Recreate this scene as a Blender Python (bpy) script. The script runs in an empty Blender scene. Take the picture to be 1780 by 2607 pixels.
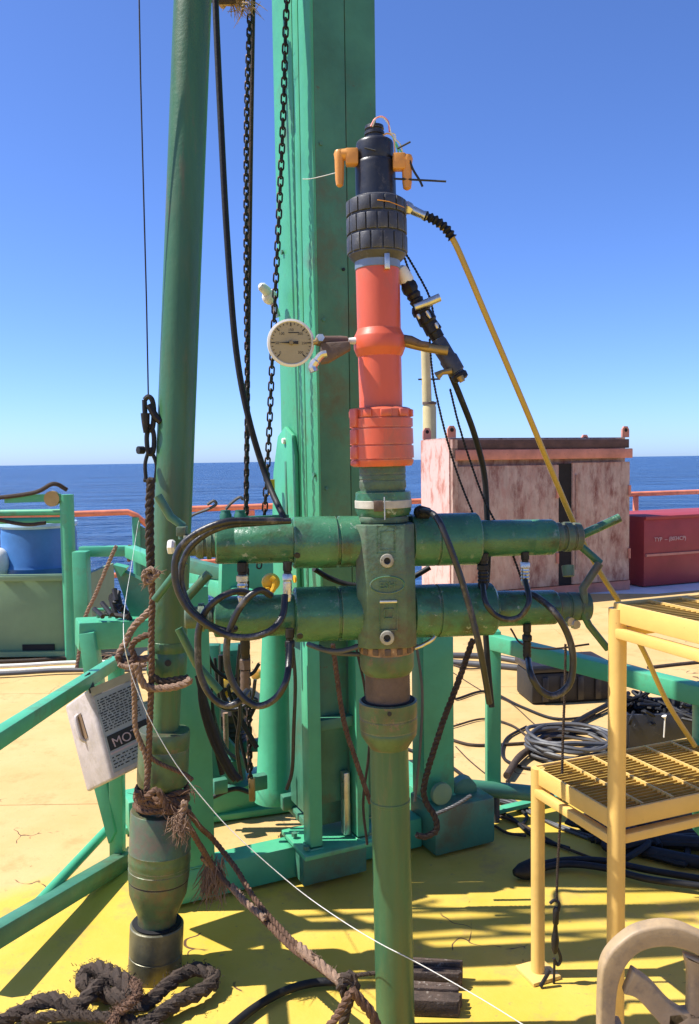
import bpy, bmesh, math, random
from mathutils import Vector, Matrix
random.seed(7)
SC = bpy.context.scene
COL = SC.collection
V = Vector
rad = math.radians

# ------------------------------------------------------------------ camera, sky, sun, exposure
F_PX, CX, CY = 2100.0, 890.0, 1303.5
PITCH, ROLL, CAM = rad(3.57), rad(0.814), V((0, 0, 1.6))
_f = V((0, math.cos(PITCH), -math.sin(PITCH)))
_r0, _u0 = V((1, 0, 0)), V((0, math.sin(PITCH), math.cos(PITCH)))
_r = _r0 * math.cos(ROLL) - _u0 * math.sin(ROLL)
_u = _u0 * math.cos(ROLL) + _r0 * math.sin(ROLL)
cam_d = bpy.data.cameras.new('camera')
cam = bpy.data.objects.new('camera', cam_d)
COL.objects.link(cam)
cam_d.sensor_fit = 'VERTICAL'
cam_d.sensor_height = 36.0
cam_d.lens = 36.0 * F_PX / 2607.0
cam_d.clip_start, cam_d.clip_end = 0.05, 60000
m3 = Matrix((_r, _u, -_f)).transposed()
cam.matrix_world = Matrix.Translation(CAM) @ m3.to_4x4()
SC.camera = cam

SUN_EL, SUN_AZ = 56.0, 180.0          # azimuth: direction TO the sun, degrees from +X counter-clockwise
sdir = V((math.cos(rad(SUN_AZ)) * math.cos(rad(SUN_EL)), math.sin(rad(SUN_AZ)) * math.cos(rad(SUN_EL)), math.sin(rad(SUN_EL))))
world = bpy.data.worlds.new('World')
SC.world = world
world.use_nodes = True
wn, wl = world.node_tree.nodes, world.node_tree.links
wn.clear()
sky = wn.new('ShaderNodeTexSky')
sky.sky_type = 'NISHITA'
sky.sun_disc = False
sky.sun_elevation = rad(SUN_EL)
sky.sun_rotation = math.atan2(sdir.x, sdir.y)
sky.altitude = 0
sky.air_density, sky.dust_density, sky.ozone_density = 0.7, 0.5, 8.0
bg = wn.new('ShaderNodeBackground')
bg.inputs['Strength'].default_value = 0.114
wo = wn.new('ShaderNodeOutputWorld')
tint = wn.new('ShaderNodeMix'); tint.data_type = 'RGBA'; tint.blend_type = 'MULTIPLY'
tint.inputs[0].default_value = 1.0; tint.inputs[7].default_value = (.91, 1.0, 1.27, 1)
wl.new(sky.outputs[0], tint.inputs[6])
wl.new(tint.outputs[2], bg.inputs[0])
wl.new(bg.outputs[0], wo.inputs[0])
sun_d = bpy.data.lights.new('sun', 'SUN')
sun_d.energy = 5.0
sun_d.angle = rad(0.5)
sun_d.color = (1.0, 0.955, 0.88)
sun = bpy.data.objects.new('sun', sun_d)
COL.objects.link(sun)
sun.rotation_euler = sdir.to_track_quat('Z', 'Y').to_euler()
SC.view_settings.view_transform = 'Standard'
SC.view_settings.look = 'None'
SC.view_settings.exposure = 0.72
SC.view_settings.gamma = 1.0
SC.view_settings.use_curve_mapping = False

# ------------------------------------------------------------------ points
def ray(px, py):
    return _f + _r * ((px - CX) / F_PX) + _u * ((CY - py) / F_PX)
def W(px, py, Y):
    d = ray(px, py)
    return CAM + d * (Y / d.y)
def G(px, py, z=0.0):
    d = ray(px, py)
    return CAM + d * ((z - CAM.z) / d.z)
def WP(Y, *pts):                       # list of pixel pairs (or triples with own depth) to points
    return [W(p[0], p[1], p[2] if len(p) > 2 else Y) for p in pts]
TH = rad(25)
RU, RV = V((math.cos(TH), math.sin(TH), 0)), V((-math.sin(TH), math.cos(TH), 0))
RO = V((-.1485, 3.15, 0))
def R(a, b, z):                        # the rig's own axes: along the base beam, backwards, up
    return RO + RU * a + RV * b + V((0, 0, z))
SH = rad(22)
SU, SV = V((math.cos(SH), math.sin(SH), 0)), V((-math.sin(SH), math.cos(SH), 0))
Z = V((0, 0, 1))

# ------------------------------------------------------------------ materials
def lin(c):
    return tuple(((x / 255) / 12.92 if x / 255 <= .04045 else ((x / 255 + .055) / 1.055) ** 2.4) for x in c)
def mat(name, rgb, rough=.5, metal=0., var=.25, vscale=6., wear=None, wamt=0., wscale=40., wsoft=.04, bump=.15, bscale=60., spec=.5, streak=False, sz=.12, edge=None, erad=.004, dirt=None, damt=.0, dscale=3.):
    m = bpy.data.materials.new(name)
    m.use_nodes = True
    n, l = m.node_tree.nodes, m.node_tree.links
    p = n['Principled BSDF']
    tc = n.new('ShaderNodeTexCoord')
    src = tc.outputs['Object']
    if streak:
        mp = n.new('ShaderNodeMapping')
        mp.inputs['Scale'].default_value = (1, 1, sz)
        l.new(src, mp.inputs[0]); src2 = mp.outputs[0]
    else:
        src2 = src
    def noise(s, det=4., rough_=.6, vec=src):
        k = n.new('ShaderNodeTexNoise')
        k.inputs['Scale'].default_value = s
        k.inputs['Detail'].default_value = det
        k.inputs['Roughness'].default_value = rough_
        l.new(vec, k.inputs['Vector'])
        return k.outputs[0]
    def ramp(o, a, b):
        k = n.new('ShaderNodeMapRange')
        k.inputs[1].default_value, k.inputs[2].default_value = a, b
        l.new(o, k.inputs[0])
        return k.outputs[0]
    def mix(fac, a, b):
        k = n.new('ShaderNodeMix')
        k.data_type = 'RGBA'
        l.new(fac, k.inputs[0])
        for s, v in ((k.inputs[6], a), (k.inputs[7], b)):
            if isinstance(v, tuple): s.default_value = (*v[:3], 1)
            else: l.new(v, s)
        return k.outputs[2]
    lo = tuple(c * (1 - var) for c in rgb)
    hi = tuple(min(1, c * (1 + var * .7)) for c in rgb)
    c = mix(ramp(noise(vscale, 5., .65, src2), .3, .7), lo, hi)
    if dirt:
        c = mix(ramp(noise(dscale, 6., .7, src2), .62 - damt * .3, .75 - damt * .2), c, dirt)
    rg = None
    if wear:
        wf = ramp(noise(wscale, 6., .75, src2), .72 - wamt * .3 - wsoft / 2, .72 - wamt * .3 + wsoft / 2)
        if wscale > 8:
            cl = n.new('ShaderNodeMath'); cl.operation = 'MULTIPLY'
            l.new(wf, cl.inputs[0]); l.new(ramp(noise(wscale * .16, 3.), .40, .58), cl.inputs[1]); wf = cl.outputs[0]
        c = mix(wf, c, wear)
    if edge:                            # paint worn through along the edges
        be = n.new('ShaderNodeBevel'); be.samples = 3; be.inputs['Radius'].default_value = erad
        ge = n.new('ShaderNodeNewGeometry')
        dp_ = n.new('ShaderNodeVectorMath'); dp_.operation = 'DOT_PRODUCT'
        l.new(be.outputs[0], dp_.inputs[0]); l.new(ge.outputs['Normal'], dp_.inputs[1])
        e1_ = ramp(dp_.outputs['Value'], .985, .90)
        mu_ = n.new('ShaderNodeMath'); mu_.operation = 'MULTIPLY'
        l.new(e1_, mu_.inputs[0]); l.new(ramp(noise(28., 5., .7), .42, .58), mu_.inputs[1])
        c = mix(mu_.outputs[0], c, edge)
    l.new(c, p.inputs['Base Color'])
    rr = n.new('ShaderNodeMapRange')
    l.new(noise(vscale * 2.3), rr.inputs[0])
    rr.inputs[3].default_value, rr.inputs[4].default_value = max(.05, rough - .12), min(1, rough + .15)
    l.new(rr.outputs[0], p.inputs['Roughness'])
    p.inputs['Metallic'].default_value = metal
    p.inputs['Specular IOR Level'].default_value = spec
    if bump:
        b = n.new('ShaderNodeBump')
        b.inputs['Strength'].default_value = bump
        b.inputs['Distance'].default_value = .004
        l.new(noise(bscale, 5.), b.inputs['Height'])
        l.new(b.outputs[0], p.inputs['Normal'])
    return m

RUST = lin((96, 58, 38))
M = {}
M['rig'] = mat('rig_green_paint', (.072, .385, .205), .42, var=.22, vscale=3, wear=RUST, wamt=.10, wscale=25, bump=.12, dirt=(.10, .17, .09), damt=.25, edge=(.17, .24, .17))
M['rigdk'] = mat('worn_shade_green_paint', (.056, .20, .125), .45, var=.3, vscale=4, wear=RUST, wamt=.2, wscale=22, bump=.2, dirt=(.09, .11, .06), damt=.4, edge=(.15, .13, .09))  # worn green; its darker tone also paints shade into the mast front
M['bop'] = mat('dark_green_enamel', (.048, .16, .08), .24, var=.35, vscale=9, wear=(.26, .32, .25), wamt=.34, wscale=38, bump=.35, bscale=90, dirt=(.05, .06, .03), damt=.35, dscale=7, edge=(.22, .21, .15))
M['bopdk'] = mat('weathered_green_casting', (.085, .15, .085), .5, var=.4, vscale=12, wear=(.16, .10, .08), wamt=.25, wscale=30, bump=.5, bscale=80, dirt=(.09, .07, .05), damt=.5, dscale=8, edge=(.24, .20, .15))
M['pipe'] = mat('green_drill_pipe', (.045, .137, .062), .36, var=.35, vscale=6, wear=(.11, .12, .06), wamt=.30, wscale=22, wsoft=.1, bump=.3, streak=True, dirt=(.085, .12, .05), damt=.5, dscale=7)
M['joint'] = mat('worn_tool_joint', (.078, .14, .07), .38, metal=.25, var=.4, vscale=8, wear=(.16, .12, .09), wamt=.35, wscale=24, bump=.3, dirt=(.13, .10, .06), damt=.55, dscale=10, edge=(.30, .25, .18))
M['steel'] = mat('bare_brown_steel', (.15, .14, .085), .4, metal=.35, var=.45, vscale=10, wear=RUST, wamt=.25, wscale=30, bump=.3)
M['rustsl'] = mat('rusty_thread', (.13, .085, .06), .7, var=.4, vscale=14, wear=(.07, .05, .04), wamt=.3, bump=.5)
M['zinc'] = mat('zinc_fitting', (.62, .60, .55), .3, metal=.85, var=.25, vscale=20, wear=(.2, .17, .13), wamt=.2)
M['white'] = mat('white_metal', (.74, .72, .66), .45, var=.15, wear=(.3, .22, .15), wamt=.15)
M['black'] = mat('black_rubber', (.013, .013, .014), .55, var=.4, vscale=20, bump=.25, spec=.3, wear=(.05, .045, .04), wamt=.25)
M['blackpl'] = mat('black_plastic', (.02, .021, .027), .36, var=.3, vscale=12, wear=(.09, .085, .08), wamt=.3, wscale=26, wsoft=.12, bump=.2, edge=(.12, .12, .12), erad=.003)
M['greypl'] = mat('charcoal_plastic', (.05, .052, .062), .45, var=.3, vscale=12, wear=(.15, .145, .14), wamt=.3, wscale=30, wsoft=.1, bump=.25, edge=(.2, .2, .2), erad=.003)
M['hose'] = mat('hydraulic_hose', (.022, .021, .022), .34, var=.5, vscale=18, wear=(.15, .13, .11), wamt=.42, wscale=22, wsoft=.12, bump=.25, bscale=150)
M['iron'] = mat('dark_iron', (.022, .020, .020), .5, metal=.4, var=.4, vscale=20, wear=RUST, wamt=.3, bump=.3)
M['orange'] = mat('orange_red_plastic', (.64, .11, .05), .38, var=.12, vscale=7, bump=.1, wear=(.30, .10, .06), wamt=.22, wscale=24, wsoft=.08, dirt=(.42, .12, .07), damt=.4, dscale=9, streak=True, sz=.4, edge=(.75, .30, .2), erad=.003)
M['rail'] = mat('orange_rail_paint', (.78, .24, .12), .5, var=.25, vscale=8, wear=RUST, wamt=.2, wscale=15)
M['clamp'] = mat('grey_blue_strap', (.20, .25, .32), .4, metal=.3, var=.2)
M['tape'] = mat('pale_tape', (.46, .42, .34), .7, var=.3, vscale=25, wear=(.2, .17, .12), wamt=.25)
M['tan'] = mat('ochre_handle', (.62, .27, .05), .4, var=.2, vscale=15, wear=(.3, .14, .05), wamt=.1)
M['grate'] = mat('shade_toned_grating', (.42, .265, .05), .55, var=.3, vscale=9, wear=(.2, .12, .04), wamt=.3)  # grating yellow darkened to stand for shade, with random wear on top
M['yellow'] = mat('yellow_stair_paint', (.74, .475, .14), .42, var=.12, vscale=6, wear=(.35, .2, .05), wamt=.12, wscale=25, bump=.12, edge=(.42, .28, .12))
M['yhose'] = mat('yellow_hose', (.52, .33, .05), .45, var=.1, vscale=4, bump=0)
M['rope'] = mat('tarred_brown_rope', (.135, .072, .042), .95, var=.5, vscale=40, wear=(.30, .19, .13), wamt=.25, wscale=90, bump=.8, bscale=220)
M['ropelt'] = mat('weathered_tan_rope', (.26, .165, .11), .95, var=.4, vscale=40, wear=(.42, .30, .2), wamt=.25, wscale=90, bump=.8, bscale=220)
M['ropedk'] = mat('oily_dark_rope', (.052, .034, .023), .9, var=.5, vscale=40, wear=(.14, .09, .06), wamt=.2, wscale=90, bump=.8, bscale=220)
M['straw'] = mat('frayed_straw_fibre', (.42, .28, .14), .9, var=.4, vscale=60, bump=.2)
M['twine'] = mat('white_twine', (.75, .73, .66), .8, var=.2, vscale=80, bump=.4)
M['blue'] = mat('blue_drum_plastic', (.05, .17, .42), .45, var=.2, vscale=3, wear=(.25, .35, .5), wamt=.06)
M['panel'] = mat('olive_green_bulwark', (.17, .27, .15), .6, var=.12, vscale=3, wear=RUST, wamt=.12, wscale=8)
M['cont'] = mat('faded_red_paint', (.46, .34, .27), .8, var=.2, vscale=16, wear=(.20, .08, .06), wamt=.50, wscale=7, wsoft=.18, bump=.3, streak=True, sz=.38, dirt=(.40, .24, .19), damt=.5, dscale=9, edge=(.22, .10, .07), erad=.02)
M['contrim'] = mat('salmon_trim_paint', (.50, .21, .15), .7, var=.25, vscale=6, wear=(.3, .1, .06), wamt=.2, wscale=12, edge=(.25, .12, .08))
M['maroon'] = mat('maroon_container_paint', (.29, .035, .038), .5, var=.18, vscale=3, wear=(.13, .03, .025), wamt=.15, wscale=8)
M['dark'] = mat('dark_void', (.006, .006, .007), .8, var=.2)
M['cream'] = mat('cream_post_paint', (.58, .48, .23), .55, var=.12, wear=RUST, wamt=.12)
M['mrope'] = mat('cable_grey', (.07, .07, .073), .5, var=.3)
M['jug'] = mat('milky_plastic', (.50, .45, .44), .5, var=.2, vscale=9, wear=(.30, .22, .16), wamt=.4, wscale=12, wsoft=.14, bump=.2, dirt=(.36, .32, .28), damt=.5, dscale=14, edge=(.6, .55, .5), erad=.01)
M['chair'] = mat('beige_chair_plastic', (.37, .265, .15), .5, var=.2, vscale=11, wear=(.26, .17, .10), wamt=.42, wscale=16, wsoft=.16, bump=.2, dirt=(.24, .18, .12), damt=.3, dscale=18, edge=(.3, .2, .12))
M['wood'] = mat('dark_timber', (.075, .05, .036), .85, var=.5, vscale=18, wear=(.28, .24, .2), wamt=.42, wscale=60, bump=.8, bscale=120)
M['brass'] = mat('dull_brass', (.35, .24, .10), .4, metal=.6, var=.3, wear=(.1, .07, .04), wamt=.2)
M['dial'] = mat('cream_dial', (.36, .30, .175), .6, var=.1, vscale=20, wear=(.3, .22, .1), wamt=.08)
M['ink'] = mat('dark_print', (.02, .02, .02), .7, var=.1, bump=0)
M['ltprint'] = mat('pale_print', (.50, .36, .34), .7, var=.1, bump=0)
M['red'] = mat('red_wire', (.7, .16, .12), .5); M['org'] = mat('orange_wire', (.75, .38, .1), .5); M['grn'] = mat('green_wire', (.15, .6, .3), .5)
M['drk_olive'] = mat('dark_machine_green', (.02, .14, .09), .5, var=.3, wear=(.02, .02, .02), wamt=.3)  # dark green of the pump, braces and valve bank
M['yel2'] = mat('yellow_hook_paint', (.70, .40, .02), .45, var=.2, wear=(.2, .1, .03), wamt=.2)

def deck_material():
    m = bpy.data.materials.new('painted_deck')
    m.use_nodes = True
    n, l = m.node_tree.nodes, m.node_tree.links
    p = n['Principled BSDF']
    geo = n.new('ShaderNodeNewGeometry')
    pos = geo.outputs['Position']
    def noise(s, det=5., r=.65, vec=pos):
        k = n.new('ShaderNodeTexNoise'); k.inputs['Scale'].default_value = s
        k.inputs['Detail'].default_value = det; k.inputs['Roughness'].default_value = r
        l.new(vec, k.inputs['Vector']); return k.outputs[0]
    def rng(o, a, b, c=0., d=1.):
        k = n.new('ShaderNodeMapRange'); l.new(o, k.inputs[0])
        for i, v in enumerate((a, b, c, d)): k.inputs[1 + i].default_value = v
        return k.outputs[0]
    def mix(f, a, b):
        k = n.new('ShaderNodeMix'); k.data_type = 'RGBA'; l.new(f, k.inputs[0])
        for s, v in ((k.inputs[6], a), (k.inputs[7], b)):
            if isinstance(v, tuple): s.default_value = (*v, 1)
            else: l.new(v, s)
        return k.outputs[2]
    def math_(op, a, b):
        k = n.new('ShaderNodeMath'); k.operation = op
        for s, v in ((k.inputs[0], a), (k.inputs[1], b)):
            if isinstance(v, (int, float)): s.default_value = v
            else: l.new(v, s)
        return k.outputs[0]
    sep = n.new('ShaderNodeSeparateXYZ'); l.new(pos, sep.inputs[0])
    # boundary between yellow working area and pale deck: a line along the ship's side
    d = math_('ADD', math_('MULTIPLY', sep.outputs[0], -math.sin(SH)), math_('MULTIPLY', sep.outputs[1], math.cos(SH)))
    d = math_('ADD', d, math_('MULTIPLY', noise(3.), .25))
    fy = rng(d, 3.30, 3.46)
    pale = mix(rng(noise(1.3), .35, .7), (.51, .335, .128), (.60, .41, .185))
    yel = mix(rng(noise(1.7), .35, .7), (.54, .372, .045), (.62, .435, .09))
    c = mix(fy, yel, pale)
    c = mix(rng(noise(4.5, 6., .75), .54, .74), c, (.42, .26, .095))          # worn brownish patches
    c = mix(rng(noise(26., 6., .75), .61, .70), c, (.32, .22, .09))           # scuffs
    c = mix(rng(noise(2.6, 9., .85), .62, .68), c, (.28, .16, .08))           # rust stains
    # hairline cracks where a mask allows
    wv = n.new('ShaderNodeVectorMath'); wv.operation = 'ADD'
    nz = n.new('ShaderNodeTexNoise'); nz.inputs['Scale'].default_value = 5; l.new(pos, nz.inputs[0])
    sc = n.new('ShaderNodeVectorMath'); sc.operation = 'SCALE'; sc.inputs[3].default_value = .35
    l.new(nz.outputs[1], sc.inputs[0]); l.new(pos, wv.inputs[0]); l.new(sc.outputs[0], wv.inputs[1])
    vo = n.new('ShaderNodeTexVoronoi'); vo.feature = 'DISTANCE_TO_EDGE'; vo.inputs['Scale'].default_value = 2.6
    l.new(wv.outputs[0], vo.inputs['Vector'])
    crack = math_('MULTIPLY', rng(vo.outputs[0], .006, .011, 1., 0.), rng(noise(2.1), .56, .60))
    c = mix(crack, c, (.10, .05, .03))
    l.new(c, p.inputs['Base Color'])
    l.new(rng(noise(6.), 0, 1, .5, .85), p.inputs['Roughness'])
    p.inputs['Specular IOR Level'].default_value = .25
    b = n.new('ShaderNodeBump'); b.inputs['Strength'].default_value = .35; b.inputs['Distance'].default_value = .006
    l.new(math_('ADD', noise(14.), math_('MULTIPLY', noise(90.), .3)), b.inputs['Height']); l.new(b.outputs[0], p.inputs['Normal'])
    return m
M['deck'] = deck_material()
M['whitedeck'] = mat('white_waterway_paint', (.74, .73, .72), .6, var=.1, vscale=2, wear=(.45, .4, .35), wamt=.12, wscale=6)

def sea_material():
    m = bpy.data.materials.new('sea_water')
    m.use_nodes = True
    n, l = m.node_tree.nodes, m.node_tree.links
    p = n['Principled BSDF']
    geo = n.new('ShaderNodeNewGeometry')
    mp = n.new('ShaderNodeMapping'); mp.inputs['Scale'].default_value = (.45, 1, 1); mp.inputs['Rotation'].default_value = (0, 0, rad(12))
    l.new(geo.outputs['Position'], mp.inputs[0])
    hs = None
    for s, a in ((.06, 4.0), (.22, 2.2), (.8, .8), (2.6, .25)):
        k = n.new('ShaderNodeTexNoise'); k.inputs['Scale'].default_value = s; k.inputs['Detail'].default_value = 4
        l.new(mp.outputs[0], k.inputs['Vector'])
        mu = n.new('ShaderNodeMath'); mu.operation = 'MULTIPLY'; mu.inputs[1].default_value = a; l.new(k.outputs[0], mu.inputs[0])
        if hs is None: hs = mu.outputs[0]
        else:
            ad = n.new('ShaderNodeMath'); ad.operation = 'ADD'; l.new(hs, ad.inputs[0]); l.new(mu.outputs[0], ad.inputs[1]); hs = ad.outputs[0]
    b = n.new('ShaderNodeBump'); b.inputs['Strength'].default_value = 1.; b.inputs['Distance'].default_value = 1.6
    l.new(hs, b.inputs['Height']); l.new(b.outputs[0], p.inputs['Normal'])
    fo = n.new('ShaderNodeTexNoise'); fo.inputs['Scale'].default_value = .35; fo.inputs['Detail'].default_value = 8; fo.inputs['Roughness'].default_value = .72
    l.new(mp.outputs[0], fo.inputs['Vector'])
    mr = n.new('ShaderNodeMapRange'); mr.inputs[1].default_value, mr.inputs[2].default_value = .71, .76; l.new(fo.outputs[0], mr.inputs[0])
    mx = n.new('ShaderNodeMix'); mx.data_type = 'RGBA'; l.new(mr.outputs[0], mx.inputs[0])
    fv = n.new('ShaderNodeTexNoise'); fv.inputs['Scale'].default_value = .09; fv.inputs['Detail'].default_value = 7; fv.inputs['Roughness'].default_value = .75
    l.new(mp.outputs[0], fv.inputs['Vector'])
    mr2 = n.new('ShaderNodeMapRange'); mr2.inputs[1].default_value, mr2.inputs[2].default_value = .38, .62; l.new(fv.outputs[0], mr2.inputs[0])
    mv_ = n.new('ShaderNodeMix'); mv_.data_type = 'RGBA'; l.new(mr2.outputs[0], mv_.inputs[0])
    mv_.inputs[6].default_value = (.005, .026, .09, 1); mv_.inputs[7].default_value = (.018, .07, .195, 1)
    l.new(mv_.outputs[2], mx.inputs[6]); mx.inputs[7].default_value = (.55, .62, .7, 1)
    l.new(mx.outputs[2], p.inputs['Base Color'])
    p.inputs['Roughness'].default_value = .22
    p.inputs['Specular IOR Level'].default_value = .07
    return m
M['sea'] = sea_material()

# ------------------------------------------------------------------ mesh building
def frame(d):
    d = d.normalized()
    a = V((0, 0, 1)) if abs(d.z) < .9 else V((1, 0, 0))
    x = d.cross(a).normalized()
    return x, x.cross(d).normalized()

class MB:
    def __init__(s): s.v, s.f = [], []
    def add(s, vs, fs):
        o = len(s.v); s.v += vs; s.f += [tuple(i + o for i in f) for f in fs]; return s
    def tube(s, pts, r, n=8, closed=False, cap=True):
        k = len(pts); rs = r if isinstance(r, (list, tuple)) else [r] * k
        o = len(s.v); x = None
        for i, p in enumerate(pts):
            if closed: t = pts[(i + 1) % k] - pts[i - 1]
            else: t = pts[min(i + 1, k - 1)] - pts[max(i - 1, 0)]
            if t.length < 1e-9: t = V((0, 0, 1))
            t = t.normalized()
            if x is None: x, _ = frame(t)
            x = (x - t * x.dot(t))
            if x.length < 1e-6: x, _ = frame(t)
            x = x.normalized(); y = t.cross(x)
            for j in range(n):
                a = 2 * math.pi * j / n
                s.v.append(p + (x * math.cos(a) + y * math.sin(a)) * rs[i])
        for i in range(k if closed else k - 1):
            a, b = o + i * n, o + ((i + 1) % k) * n
            for j in range(n):
                s.f.append((a + j, a + (j + 1) % n, b + (j + 1) % n, b + j))
        if cap and not closed:
            s.f.append(tuple(o + j for j in reversed(range(n)))); s.f.append(tuple(o + (k - 1) * n + j for j in range(n)))
        return s
    def lathe(s, p0, d, prof, n=28, cap=True, ph=0.):
        d = d.normalized(); x, y = frame(d); o = len(s.v)
        for t, r in prof:
            for j in range(n):
                a = 2 * math.pi * j / n + ph
                s.v.append(p0 + d * t + (x * math.cos(a) + y * math.sin(a)) * r)
        for i in range(len(prof) - 1):
            a, b = o + i * n, o + (i + 1) * n
            for j in range(n):
                s.f.append((a + j, b + j, b + (j + 1) % n, a + (j + 1) % n))
        if cap:
            s.f.append(tuple(o + j for j in range(n))); s.f.append(tuple(o + (len(prof) - 1) * n + j for j in reversed(range(n))))
        return s
    def hexa(s, c):                     # 8 corners: bottom 4 ccw, top 4 ccw
        return s.add(list(c), [(3, 2, 1, 0), (4, 5, 6, 7), (0, 1, 5, 4), (1, 2, 6, 5), (2, 3, 7, 6), (3, 0, 4, 7)])
    def box(s, c, ax, ay, az):          # centre and three half-axis vectors
        return s.hexa([c - ax - ay - az, c + ax - ay - az, c + ax + ay - az, c - ax + ay - az,
                       c - ax - ay + az, c + ax - ay + az, c + ax + ay + az, c - ax + ay + az])
    def beam(s, p, q, w, h, up=None):
        d = (q - p).normalized(); up = up or Z
        y = d.cross(up).normalized(); z = y.cross(d)
        return s.box((p + q) / 2, (q - p) / 2, y * w / 2, z * h / 2)
    def prism(s, poly, t):              # planar polygon and thickness vector
        k = len(poly); o = len(s.v)
        s.v += list(poly) + [p + t for p in poly]
        s.f.append(tuple(o + i for i in reversed(range(k)))); s.f.append(tuple(o + k + i for i in range(k)))
        for i in range(k):
            j = (i + 1) % k; s.f.append((o + i, o + j, o + k + j, o + k + i))
        return s
    def ball(s, c, r, n=10, m=7, sc=(1, 1, 1)):
        return s.lathe(c - Z * r * sc[2], Z, [(r * sc[2] * (1 - math.cos(math.pi * i / m)), r * sc[0] * max(.02, math.sin(math.pi * i / m))) for i in range(m + 1)], n)
    def build(s, name, m, parent=None, bevel=0., angle=38, segs=2):
        loc = POS[parent.name].copy() if parent is not None else V((0, 0, 0))
        if parent is None and s.v:
            c = sum(s.v, V((0, 0, 0))) / len(s.v); loc = V((c.x, c.y, min(p.z for p in s.v)))
        me = bpy.data.meshes.new(name)
        me.from_pydata([p - loc for p in s.v], [], s.f)
        bm = bmesh.new(); bm.from_mesh(me); bmesh.ops.recalc_face_normals(bm, faces=bm.faces)
        if bevel:
            es = [e for e in bm.edges if len(e.link_faces) == 2 and e.calc_face_angle(0) > rad(30)]
            bmesh.ops.bevel(bm, geom=es, offset=bevel, segments=segs, affect='EDGES', profile=.5, clamp_overlap=True)
        bm.to_mesh(me); bm.free()
        me.materials.append(m)
        me.polygons.foreach_set('use_smooth', [True] * len(me.polygons))
        me.set_sharp_from_angle(angle=rad(angle))
        o = bpy.data.objects.new(name, me); COL.objects.link(o)
        if parent is not None: o.parent = parent
        else: o.location = loc
        POS[o.name] = loc
        return o
POS = {}
def tag(o, label, cat, group=None, kind=None):
    o['label'] = label; o['category'] = cat
    if group: o['group'] = group
    if kind: o['kind'] = kind
    return o
def thing(name, label, cat, loc, group=None):
    o = bpy.data.objects.new(name, None); COL.objects.link(o)
    o.empty_display_size = .05; o.location = loc; POS[o.name] = V(loc)
    return tag(o, label, cat, group)
def copy_part(o, parent, name=None):
    c = o.copy(); COL.objects.link(c); c.parent = parent; return c
def sub(p):                             # an anchor for a part that has sub-parts shares the parent's origin
    return p
def spline(pts, per=8):
    P = [pts[0] * 2 - pts[1]] + list(pts) + [pts[-1] * 2 - pts[-2]]
    out = []
    for i in range(1, len(P) - 2):
        a, b, c, d = P[i - 1:i + 3]
        for k in range(per):
            t = k / per
            out.append(.5 * ((2 * b) + (c - a) * t + (2 * a - 5 * b + 4 * c - d) * t * t + (3 * b - a - 3 * c + d) * t ** 3))
    out.append(P[-2].copy()); return out
def resample(pts, step):
    out = [pts[0].copy()]; acc = 0.
    for a, b in zip(pts, pts[1:]):
        L = (b - a).length; t = step - acc
        while t <= L:
            out.append(a.lerp(b, t / L)); t += step
        acc = (acc + L) % step if L > 0 else acc
    if (out[-1] - pts[-1]).length > step * .3: out.append(pts[-1].copy())
    return out
def ropemb(ctrl, r, mb=None, per=8, lay=5., n=7, wob=.25, strands=3):
    """three twisted strands"""
    mb = mb or MB()
    c = resample(spline(ctrl, per), r * .75)
    if len(c) < 3: c = [ctrl[0], (ctrl[0] + ctrl[-1]) / 2, ctrl[-1]]
    c = [p + V((random.gauss(0, 1), random.gauss(0, 1), random.gauss(0, 1))) * r * wob * .16 for p in c]
    x = None; L = 0; S = [[] for _ in range(strands)]
    for i, p in enumerate(c):
        t = (c[min(i + 1, len(c) - 1)] - c[max(i - 1, 0)]).normalized()
        if x is None: x, _ = frame(t)
        x = (x - t * x.dot(t)).normalized(); y = t.cross(x)
        if i: L += (c[i] - c[i - 1]).length
        for k in range(strands):
            a = 2 * math.pi * (L / (r * lay) + k / strands)
            S[k].append(p + (x * math.cos(a) + y * math.sin(a)) * r * .5)
    for k in range(strands): mb.tube(S[k], r * .56, n)
    return mb
def fuzz(mb, c, d, count, ln, r=.0012, spread=.5):
    for _ in range(count):
        v = (d.normalized() + V((random.gauss(0, 1), random.gauss(0, 1), random.gauss(0, 1))) * spread).normalized()
        p = c + V((random.gauss(0, 1), random.gauss(0, 1), random.gauss(0, 1))) * r * 5
        l = ln * random.uniform(.4, 1.)
        q = p + v * l * .5 + V((random.gauss(0, 1), random.gauss(0, 1), random.gauss(0, 1))) * l * .1
        e = p + v * l + V((random.gauss(0, 1), random.gauss(0, 1), -.3)) * l * .15
        mb.tube([p, q, e], [r, r * .9, r * .4], 4)
    return mb
def hose(name, label, cat, pts, r, m, group=None, per=8, n=10):
    o = MB().tube(spline(pts, per), r, n).build(name, m)
    return tag(o, label, cat, group)
def pxr(w, Y): return w * Y / F_PX      # pixel width at a depth -> metres

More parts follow.
